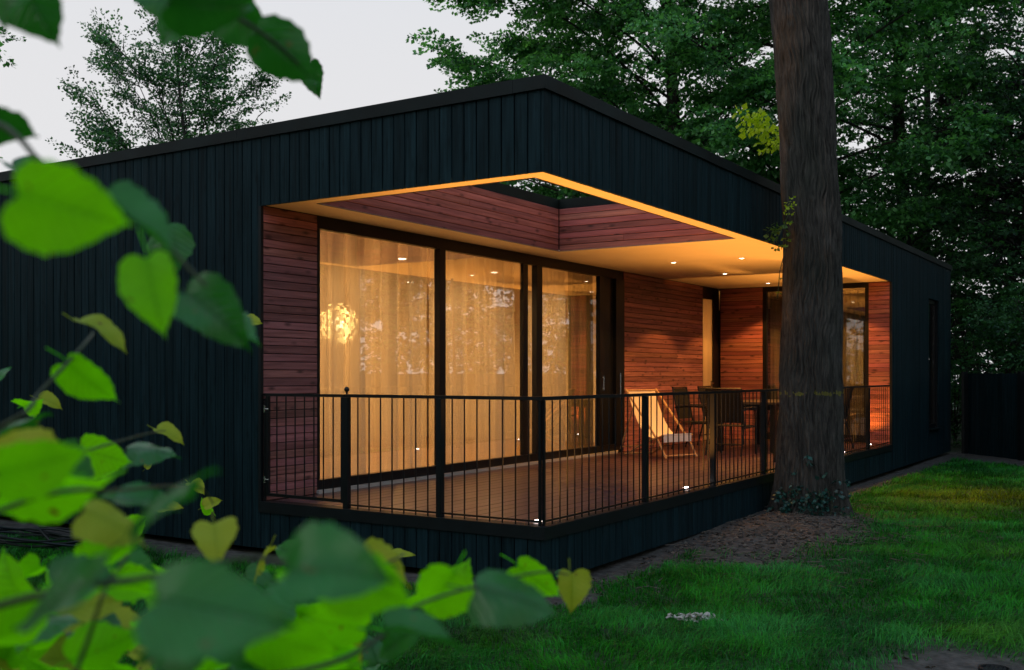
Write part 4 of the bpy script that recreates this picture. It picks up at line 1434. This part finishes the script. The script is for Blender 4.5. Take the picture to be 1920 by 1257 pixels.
# ivy at the foot of the trunk
ivy = thing('ivy_plant', 'blue green ivy climbing the foot of the big trunk', 'ivy', (.45, 4.62, tz))
r = np.random.default_rng(9)
n = 120
a = r.normal(-1.6, .45, n); z_ = np.abs(r.normal(0, .22, n))
o = np.stack([.11 + (.44 - .07 * np.minimum(z_, 1)) * np.cos(a), .36 + (.44 - .07 * np.minimum(z_, 1)) * np.sin(a), z_ + .05], 1) + r.normal(0, .03, (n, 3))
link('ivy_leaves', build_leaves('ivy_leaves', o, r.uniform(0, 6.28, n), r.normal(-.3, .5, n), r.uniform(.7, 1.2, n), r, M['leaf_ivy'], k=6, length=.12, size=.05, flat=.6), ivy)
mb = MB()
for i in range(7):
    aa = -2.5 + i * .25
    mb.tube([(.11 + .46 * math.cos(aa), .36 + .46 * math.sin(aa), 0), (.11 + .42 * math.cos(aa + .1), .36 + .42 * math.sin(aa + .1), .15), (.11 + .40 * math.cos(aa), .36 + .40 * math.sin(aa), .3)], .004, 5)
part('stem', mb, M['twig'], ivy)

# lime green branch behind the trunk, over the roof edge
lb = thing('young_maple', 'lime green sprig of a young maple beside the trunk above the roof edge', 'tree', tb_(1445, 13.6))
pb = np.array(lb.location)
mb = MB()
P = [pt(1500, 330, 13.6) - pb, pt(1465, 270, 13.6) - pb, pt(1425, 235, 13.6) - pb, pt(1400, 212, 13.6) - pb]
mb.tube([(.0, .0, 0), (P[0][0] * .6, P[0][1] * .6, 2.0), P[0]], [.03, .025, .012], 6)
mb.tube(P, [.012, .009, .006, .003], 5)
part('trunk', mb, M['bark_far'], lb)
r = np.random.default_rng(21)
oo = []
for (a, b_, s, k) in [(1412, 215, 14, 10), (1430, 232, 16, 14), (1405, 232, 12, 8), (1452, 250, 12, 7), (1448, 275, 8, 5), (1458, 262, 8, 5), (1462, 240, 6, 4)]:
    for _ in range(k):
        oo.append(pt(a + r.normal(0, s * .6), b_ + r.normal(0, s * .6), 13.6 + r.normal(0, .12)) - pb)
oo = np.array(oo)
link('crown', build_leaves('crown', oo, r.uniform(0, 6.28, len(oo)), r.normal(0, .5, len(oo)), r.uniform(.7, 1.2, len(oo)), r, M['leaf_lime'], k=6, length=.16, size=.075, flat=.7), lb)

# ------------------------------------------------------------------ grass, litter
r = np.random.default_rng(42)
nb = 520000
rr = 4.2 + (24 - 4.2) * r.uniform(0, 1, nb) ** 1.25
az = r.uniform(-.62, .62, nb)
bx = CAM[0] + rr * (FWD[0] * np.cos(az) + RGT[0] * np.sin(az))
by = CAM[1] + rr * (FWD[1] * np.cos(az) + RGT[1] * np.sin(az))
cl = r.normal(0, .02, (nb, 2))
inside = (bx < .06) & (by > -.06)
sm = soil_mask(bx, by)
keep = (~inside) & (r.uniform(0, 1, nb) > sm * 1.04) & (by < 15.6 - 1.05 * (bx - .3))
keep |= (~inside) & (r.uniform(0, 1, nb) < .035) & (sm < .999)
bx, by, rr = bx[keep], by[keep], rr[keep]
n = len(bx)
tall = np.clip(.5 + .5 * fbm(bx, by, 3.3) + .35 * fbm(bx, by, 9.0), .12, 1.2)
h = (.035 + .085 * tall) * r.uniform(.6, 1.25, n)
wd = (.0010 + .00024 * rr) * r.uniform(.7, 1.2, n)
yaw = r.normal(0, .85, n) + fbm(bx, by, 3.1) * 4.5 + fbm(by, bx, 8.3) * 1.5                    # blades lie over in tufts
bend = r.uniform(.35, 1.9, n) * (.6 + .7 * tall)
dx, dy = np.cos(yaw), np.sin(yaw)
sx, sy = -dy, dx
bz = ground_z(bx, by) - .004
V = np.empty((n, 5, 3))
for j, (t_, wf) in enumerate([(0, 1), (0, -1), (.55, .8), (.55, -.8), (1, 0)]):
    lat = bend * h * t_ ** 1.8
    up = h * (t_ - .32 * np.minimum(bend, 1.7) * t_ ** 2.4)
    V[:, j, 0] = bx + dx * lat + sx * wd * wf
    V[:, j, 1] = by + dy * lat + sy * wd * wf
    V[:, j, 2] = bz + up
base = np.arange(n)[:, None] * 5
F4 = base + np.array([[0, 1, 3, 2]])
F3 = base + np.array([[2, 3, 4]])
yel = np.clip(1.15 - np.hypot((bx - 1.9) / 1.2, (by - 8.0) / 2.1) + .3 * fbm(bx, by, 2.0), 0, 1)      # yellower patch of lawn
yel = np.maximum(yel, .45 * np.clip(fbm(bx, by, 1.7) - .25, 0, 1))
shd = np.clip(r.normal(.5, .28, n) + .3 * fbm(bx, by, 5.2), 0, 1)
blu = np.clip(.45 + .6 * fbm(bx, by, 2.3) + r.normal(0, .25, n), 0, 1)
mg, nt, b, out = new_mat('grass_blades')
L = nt.links.new
ay = N(nt, 'ShaderNodeAttribute', attribute_name='yellow')
ab = N(nt, 'ShaderNodeAttribute', attribute_name='blue')
m1 = N(nt, 'ShaderNodeMix', data_type='RGBA')
m1.inputs[6].default_value = (0.018, 0.185, 0.004, 1)
m1.inputs[7].default_value = (0.030, 0.180, 0.040, 1)
L(ab.outputs['Fac'], m1.inputs[0])
m2 = N(nt, 'ShaderNodeMix', data_type='RGBA')
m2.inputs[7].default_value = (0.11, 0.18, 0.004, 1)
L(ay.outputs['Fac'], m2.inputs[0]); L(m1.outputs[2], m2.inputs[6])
at_ = N(nt, 'ShaderNodeAttribute', attribute_name='tone')
tm = N(nt, 'ShaderNodeMapRange'); tm.inputs['To Min'].default_value = .35; tm.inputs['To Max'].default_value = 2.3
L(at_.outputs['Fac'], tm.inputs['Value'])
hv = N(nt, 'ShaderNodeHueSaturation'); L(tm.outputs[0], hv.inputs['Value']); L(m2.outputs[2], hv.inputs['Color'])
L(hv.outputs['Color'], b.inputs['Base Color'])
b.inputs['Roughness'].default_value = .5
b.inputs['Specular IOR Level'].default_value = .12
tl = N(nt, 'ShaderNodeBsdfTranslucent'); L(hv.outputs['Color'], tl.inputs[0])
ms = N(nt, 'ShaderNodeMixShader'); ms.inputs[0].default_value = .35
L(b.outputs[0], ms.inputs[1]); L(tl.outputs[0], ms.inputs[2]); L(ms.outputs[0], out.inputs[0])
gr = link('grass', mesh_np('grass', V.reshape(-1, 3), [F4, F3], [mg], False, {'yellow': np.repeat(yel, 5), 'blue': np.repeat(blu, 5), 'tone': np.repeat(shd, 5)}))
gr['kind'] = 'stuff'

r = np.random.default_rng(43)
n = 5200
lx = np.concatenate([r.normal(.75, .9, n // 2), r.uniform(-8, 6, n // 2)])
ly = np.concatenate([r.normal(3.9, 1.7, n // 2), r.uniform(-3, 14, n // 2)])
k_ = (soil_mask(lx, ly) > .35) & ~((lx < .05) & (ly > -.03))
lx, ly = lx[k_], ly[k_]
lz = ground_z(lx, ly) + .012
o = np.stack([lx, ly, lz], 1)
M['litter'] = leaf_mat('dead_leaves', (0.030, 0.024, 0.020), (0.18, 0.15, 0.12), .1, .7)
me = build_leaves('fallen_leaves', o, r.uniform(0, 6.28, len(o)), np.zeros(len(o)), r.uniform(.5, 1.2, len(o)), r, M['litter'], k=3, length=.14, size=.048, flat=.35)
fo = link('fallen_leaves', me); fo['kind'] = 'stuff'
mb = MB()
for i in range(900):
    x_, y_ = r.normal(.7, .8), r.normal(3.4, 1.7)
    if x_ < .07 or float(soil_mask(x_, y_)) < .3:
        continue
    z_ = float(ground_z(x_, y_)); s_ = r.uniform(.006, .026)
    q_ = [(x_ + s_ * r.uniform(.6, 1.3) * c_, y_ + s_ * r.uniform(.6, 1.3) * d_, z_ + e_ * s_ * r.uniform(.5, .9)) for e_ in (-.5, 1) for c_, d_ in ((1, 0), (0, 1), (-1, 0), (0, -1))]
    mb.add(q_, [(4, 5, 6, 7), (0, 1, 5, 4), (1, 2, 6, 5), (2, 3, 7, 6), (3, 0, 4, 7)])
so = part('soil_clods', mb, simple('soil_clod', (.060, .051, .046), .95, noise=.5, nscale=9), None); so['kind'] = 'stuff'
mb = MB()
for i in range(420):
    x_, y_ = r.normal(.85, .75), r.normal(4.0, 1.5)
    if x_ < .1:
        continue
    a = r.uniform(0, 6.28); l = r.uniform(.04, .22)
    z_ = float(ground_z(x_, y_)) + .012
    mb.tube([(x_, y_, z_), (x_ + l * .5 * math.cos(a), y_ + l * .5 * math.sin(a), z_ + .012), (x_ + l * math.cos(a + .3), y_ + l * math.sin(a + .3), z_ + .004)], .004, 4, cap=False)
tw = part('fallen_twigs', mb, simple('grey_twigs', (.12, .10, .085), .9), None); tw['kind'] = 'stuff'

# ------------------------------------------------------------------ linden in the foreground
lin = thing('young_linden', 'young linden close to the camera with blurred heart shaped leaves', 'tree', (float(pt(-900, 700, 1.35)[0]), float(pt(-900, 700, 1.35)[1]), -.48))
lin0 = np.array(lin.location)
OUT = [(0, .02), (.13, -.07), (.30, -.07), (.43, .05), (.49, .22), (.475, .40), (.40, .58), (.28, .74), (.14, .88), (.045, .97), (0, 1.06)]
def leaf_mesh(seed, mat, fold, droop, wave, twist=0.0):
    r = random.Random(seed)
    asym = r.uniform(.86, 1.0)
    ys_ = np.array([q[1] for q in OUT]); tt = np.linspace(0, len(OUT) - 1, 19)
    O2 = []
    for i, t in enumerate(tt):
        k = min(int(t), len(OUT) - 2); f = t - k
        w_ = OUT[k][0] + (OUT[k + 1][0] - OUT[k][0]) * f; y_ = OUT[k][1] + (OUT[k + 1][1] - OUT[k][1]) * f
        tooth = (.020 if i % 2 else -.008) if 2 < i < 17 else 0
        O2.append((max(0, w_ + tooth), y_ - .2 * tooth))
    mid = np.interp(tt, range(11), [0.02, .04, .09, .16, .27, .40, .55, .70, .84, .96, 1.06])
    rows = len(O2)
    vs_, fs, sh = [], [], []
    for i, (w_, y_) in enumerate(O2):
        for s in (-1, -.5, 0, .5, 1):
            f_ = abs(s)
            x_ = w_ * s * (1 + .03 * r.uniform(-1, 1) * f_) * (asym if s < 0 else 1) + .03 * math.sin(mid[i] * 4 + seed)
            yy = mid[i] + (y_ - mid[i]) * f_
            z_ = fold * abs(x_) * 1.0 - droop * yy * yy - .25 * droop * x_ * x_ * 4 + wave * math.sin(yy * 9 + s * 2 + seed) * f_ + twist * x_ * yy
            vs_.append((x_, yy, z_))
            sh.append(.0 if s == 0 else (.5 if f_ == .5 else .35) + r.uniform(-.15, .15))
    for i in range(rows - 1):
        for j in range(4):
            a = i * 5 + j
            fs.append((a, a + 1, a + 6, a + 5))
    mb = MB().add(vs_, fs)
    mb.tube([(0, .03, 0), (.02, -.12, -.02), (.05, -.38, .06)], [.012, .011, .014], 5, cap=False)
    me = mb.mesh('leaf', mat, True)
    a = me.attributes.new('shade', 'FLOAT', 'POINT')
    a.data.foreach_set('value', np.array(sh + [.3] * (len(mb.v) - len(sh)), dtype=np.float32))
    return me
LM = {}
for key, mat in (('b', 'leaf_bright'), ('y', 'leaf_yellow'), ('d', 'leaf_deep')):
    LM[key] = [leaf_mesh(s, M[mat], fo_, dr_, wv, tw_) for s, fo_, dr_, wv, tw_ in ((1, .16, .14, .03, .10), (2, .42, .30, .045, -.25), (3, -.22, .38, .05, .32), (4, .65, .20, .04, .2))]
jit = random.Random(31)
def leaf(px, py, lpx, ang, kind, roll=0, pitch=0, var=0, size=.078):
    """A leaf whose middle is seen at (px,py), lpx photograph pixels long, tip pointing ang degrees (0 right, 90 up); roll/pitch tip it out of the picture plane."""
    a = math.radians(ang)
    tip = Vector(RGT * math.cos(a) + UPV * math.sin(a))
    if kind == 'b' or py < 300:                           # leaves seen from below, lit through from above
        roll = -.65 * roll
    q = math.radians(roll + jit.gauss(0, 9))
    pitch = pitch + jit.gauss(0, 14)
    size = size * jit.uniform(.82, 1.15)
    d_ = FPX * size / lpx
    c = pt(px, py, d_)
    nrm = (Vector(-FWD) * math.cos(q) + Vector(UPV * .92 + RGT * .3 * (1 if var % 2 else -1)) * math.sin(q)).normalized()
    tip = (tip - nrm * tip.dot(nrm)).normalized()
    side = tip.cross(nrm)
    R3 = Matrix((side, tip, nrm)).transposed().to_4x4()
    R3 = R3 @ Matrix.Rotation(math.radians(pitch), 4, 'X')
    o = link('leaf', LM[kind][var % 4], lin)
    Mw = Matrix.Translation(Vector(c - lin0)) @ R3 @ Matrix.Scale(size, 4) @ Matrix.Scale(jit.uniform(.74, 1.05), 4, (1, 0, 0)) @ Matrix.Translation((0, -.5, 0))
    o.matrix_local = Mw
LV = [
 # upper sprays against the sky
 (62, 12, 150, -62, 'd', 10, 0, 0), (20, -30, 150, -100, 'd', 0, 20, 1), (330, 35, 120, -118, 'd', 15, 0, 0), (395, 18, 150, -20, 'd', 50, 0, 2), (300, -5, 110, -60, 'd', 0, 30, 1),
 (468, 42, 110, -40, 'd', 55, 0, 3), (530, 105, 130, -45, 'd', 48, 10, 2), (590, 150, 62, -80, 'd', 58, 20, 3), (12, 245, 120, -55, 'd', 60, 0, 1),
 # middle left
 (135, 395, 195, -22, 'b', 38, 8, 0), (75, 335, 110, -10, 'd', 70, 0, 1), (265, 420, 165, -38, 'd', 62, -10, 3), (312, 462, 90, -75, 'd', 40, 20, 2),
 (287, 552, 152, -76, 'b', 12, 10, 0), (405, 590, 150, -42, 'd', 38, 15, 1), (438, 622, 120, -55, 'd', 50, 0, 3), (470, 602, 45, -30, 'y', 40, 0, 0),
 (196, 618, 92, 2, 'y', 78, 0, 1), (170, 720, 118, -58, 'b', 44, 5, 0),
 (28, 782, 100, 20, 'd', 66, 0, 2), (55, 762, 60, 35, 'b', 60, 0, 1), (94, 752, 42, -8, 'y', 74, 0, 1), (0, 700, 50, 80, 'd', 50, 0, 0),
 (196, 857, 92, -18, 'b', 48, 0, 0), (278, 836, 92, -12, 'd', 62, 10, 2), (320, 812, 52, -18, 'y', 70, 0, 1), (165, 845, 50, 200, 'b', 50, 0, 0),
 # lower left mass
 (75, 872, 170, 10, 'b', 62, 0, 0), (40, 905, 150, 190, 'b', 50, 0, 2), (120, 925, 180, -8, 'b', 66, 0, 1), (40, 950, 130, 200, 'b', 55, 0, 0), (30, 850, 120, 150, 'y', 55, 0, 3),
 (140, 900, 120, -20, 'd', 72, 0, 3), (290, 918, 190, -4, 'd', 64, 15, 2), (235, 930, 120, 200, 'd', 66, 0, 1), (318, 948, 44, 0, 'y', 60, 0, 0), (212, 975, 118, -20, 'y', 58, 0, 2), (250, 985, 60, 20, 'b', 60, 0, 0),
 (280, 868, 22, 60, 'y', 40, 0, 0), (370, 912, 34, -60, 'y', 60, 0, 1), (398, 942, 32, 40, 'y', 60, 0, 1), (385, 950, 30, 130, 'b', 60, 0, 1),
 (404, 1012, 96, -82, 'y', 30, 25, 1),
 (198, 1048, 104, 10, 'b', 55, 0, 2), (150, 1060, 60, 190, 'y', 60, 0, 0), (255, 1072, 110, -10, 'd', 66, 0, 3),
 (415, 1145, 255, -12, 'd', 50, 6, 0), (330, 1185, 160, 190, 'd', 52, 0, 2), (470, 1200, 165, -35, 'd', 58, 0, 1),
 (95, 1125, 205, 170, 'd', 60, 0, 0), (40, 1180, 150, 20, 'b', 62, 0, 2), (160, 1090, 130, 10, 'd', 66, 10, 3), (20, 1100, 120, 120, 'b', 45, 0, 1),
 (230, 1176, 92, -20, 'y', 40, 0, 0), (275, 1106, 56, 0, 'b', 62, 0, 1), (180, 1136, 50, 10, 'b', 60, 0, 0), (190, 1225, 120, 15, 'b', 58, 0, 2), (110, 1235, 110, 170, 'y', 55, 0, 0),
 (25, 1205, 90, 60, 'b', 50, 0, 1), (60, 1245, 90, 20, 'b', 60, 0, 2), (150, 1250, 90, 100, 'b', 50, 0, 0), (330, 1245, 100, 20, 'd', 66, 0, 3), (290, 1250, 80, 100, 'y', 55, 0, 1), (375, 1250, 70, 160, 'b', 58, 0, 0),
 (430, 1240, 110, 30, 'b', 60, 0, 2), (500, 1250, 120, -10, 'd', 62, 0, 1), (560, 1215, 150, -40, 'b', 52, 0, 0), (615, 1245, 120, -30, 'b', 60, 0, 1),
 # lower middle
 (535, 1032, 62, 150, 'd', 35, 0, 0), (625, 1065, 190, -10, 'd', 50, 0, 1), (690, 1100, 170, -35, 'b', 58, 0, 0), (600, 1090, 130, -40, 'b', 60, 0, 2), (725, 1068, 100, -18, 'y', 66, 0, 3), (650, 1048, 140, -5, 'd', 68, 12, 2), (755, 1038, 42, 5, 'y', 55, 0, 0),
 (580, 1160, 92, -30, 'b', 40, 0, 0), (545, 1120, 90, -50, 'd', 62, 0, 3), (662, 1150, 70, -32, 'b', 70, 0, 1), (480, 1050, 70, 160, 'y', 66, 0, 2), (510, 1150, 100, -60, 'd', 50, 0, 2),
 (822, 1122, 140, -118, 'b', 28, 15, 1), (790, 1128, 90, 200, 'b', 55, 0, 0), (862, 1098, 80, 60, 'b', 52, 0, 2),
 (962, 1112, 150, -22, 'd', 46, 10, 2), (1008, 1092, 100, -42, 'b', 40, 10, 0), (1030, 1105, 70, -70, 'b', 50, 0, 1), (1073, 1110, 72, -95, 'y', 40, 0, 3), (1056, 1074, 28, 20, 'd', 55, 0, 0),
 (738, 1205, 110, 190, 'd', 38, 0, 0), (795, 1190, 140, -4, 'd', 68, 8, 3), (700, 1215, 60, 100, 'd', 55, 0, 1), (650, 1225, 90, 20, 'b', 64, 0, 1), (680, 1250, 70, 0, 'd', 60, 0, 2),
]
for a in LV:
    leaf(*a)
fr_ = random.Random(8)
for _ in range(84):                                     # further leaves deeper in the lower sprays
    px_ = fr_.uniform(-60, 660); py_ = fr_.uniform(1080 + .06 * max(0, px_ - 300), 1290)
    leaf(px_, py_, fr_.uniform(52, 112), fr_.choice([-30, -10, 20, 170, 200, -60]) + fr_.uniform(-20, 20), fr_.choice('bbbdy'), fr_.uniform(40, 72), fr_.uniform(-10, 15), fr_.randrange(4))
def twig(pts, r0, r1):
    P = [pt(a, b_, c) - lin0 for a, b_, c in pts]
    mb = MB()
    n_ = len(P)
    # smooth the polyline
    Q = []
    for i in range(n_ - 1):
        pa, pb_, pc_, pd_ = P[max(i - 1, 0)], P[i], P[i + 1], P[min(i + 2, n_ - 1)]
        for t in np.linspace(0, 1, 5)[:-1]:
            Q.append(.5 * ((2 * pb_) + (-pa + pc_) * t + (2 * pa - 5 * pb_ + 4 * pc_ - pd_) * t * t + (-pa + 3 * pb_ - 3 * pc_ + pd_) * t ** 3))
    Q.append(P[-1])
    r0 = r0 * .62
    mb.tube(Q, [r0 + (r1 - r0) * i / (len(Q) - 1) for i in range(len(Q))], 7)
    part('branch', mb, M['twig'], lin, smooth=True)
twig([(-900, 160, 1.35), (-400, 120, 1.25), (-40, 215, 1.0), (90, 315, .95), (235, 388, .98), (372, 522, .98), (385, 535, .98)], .006, .0016)
twig([(-900, 60, 1.35), (-350, -160, 1.2), (100, -90, 1.0), (300, -40, 1.05), (480, 55, 1.1), (560, 120, 1.2)], .007, .0016)
twig([(-900, 1000, 1.35), (-400, 960, 1.3), (0, 800, 1.2), (75, 735, 1.25), (150, 655, 1.3), (175, 625, 1.4)], .006, .0015)
twig([(-900, 1050, 1.35), (-350, 1000, 1.2), (20, 900, .95), (150, 850, 1.3), (270, 815, 1.6), (310, 808, 2.0)], .005, .0012)
twig([(-900, 1090, 1.35), (-300, 1060, 1.1), (60, 935, .9), (220, 920, 1.0), (370, 912, 1.6), (400, 945, 1.8)], .005, .0012)
twig([(-900, 1110, 1.35), (-300, 1180, 1.0), (100, 1110, .75), (300, 1080, .8), (480, 1045, .95), (640, 1075, .9), (740, 1050, 1.2), (757, 1038, 1.5)], .006, .0012)
twig([(-900, 1150, 1.35), (-200, 1290, 1.0), (300, 1290, .9), (600, 1250, .95), (720, 1190, 1.05), (800, 1128, 1.1), (1000, 1075, 1.2), (1065, 1078, 1.5)], .006, .0012)
twig([(300, 1290, .9), (390, 1180, .9), (480, 1120, .9), (545, 1100, 1.1)], .003, .0012)
twig([(120, 1320, .95), (165, 1200, .95), (200, 1100, .95), (240, 1040, 1.1)], .004, .0012)
bl = np.array(pt(-900, 700, 1.35)) * np.array([1, 1, 0])
top = pt(-900, 60, 1.35) - lin0
mb = MB().tube([(0, 0, -.1), (.01, .0, .4), (0, .01, .9), tuple(top), (top[0] - .03, top[1], top[2] + .7)], [.022, .019, .016, .012, .004], 9)
part('trunk', mb, M['twig'], lin, smooth=True)
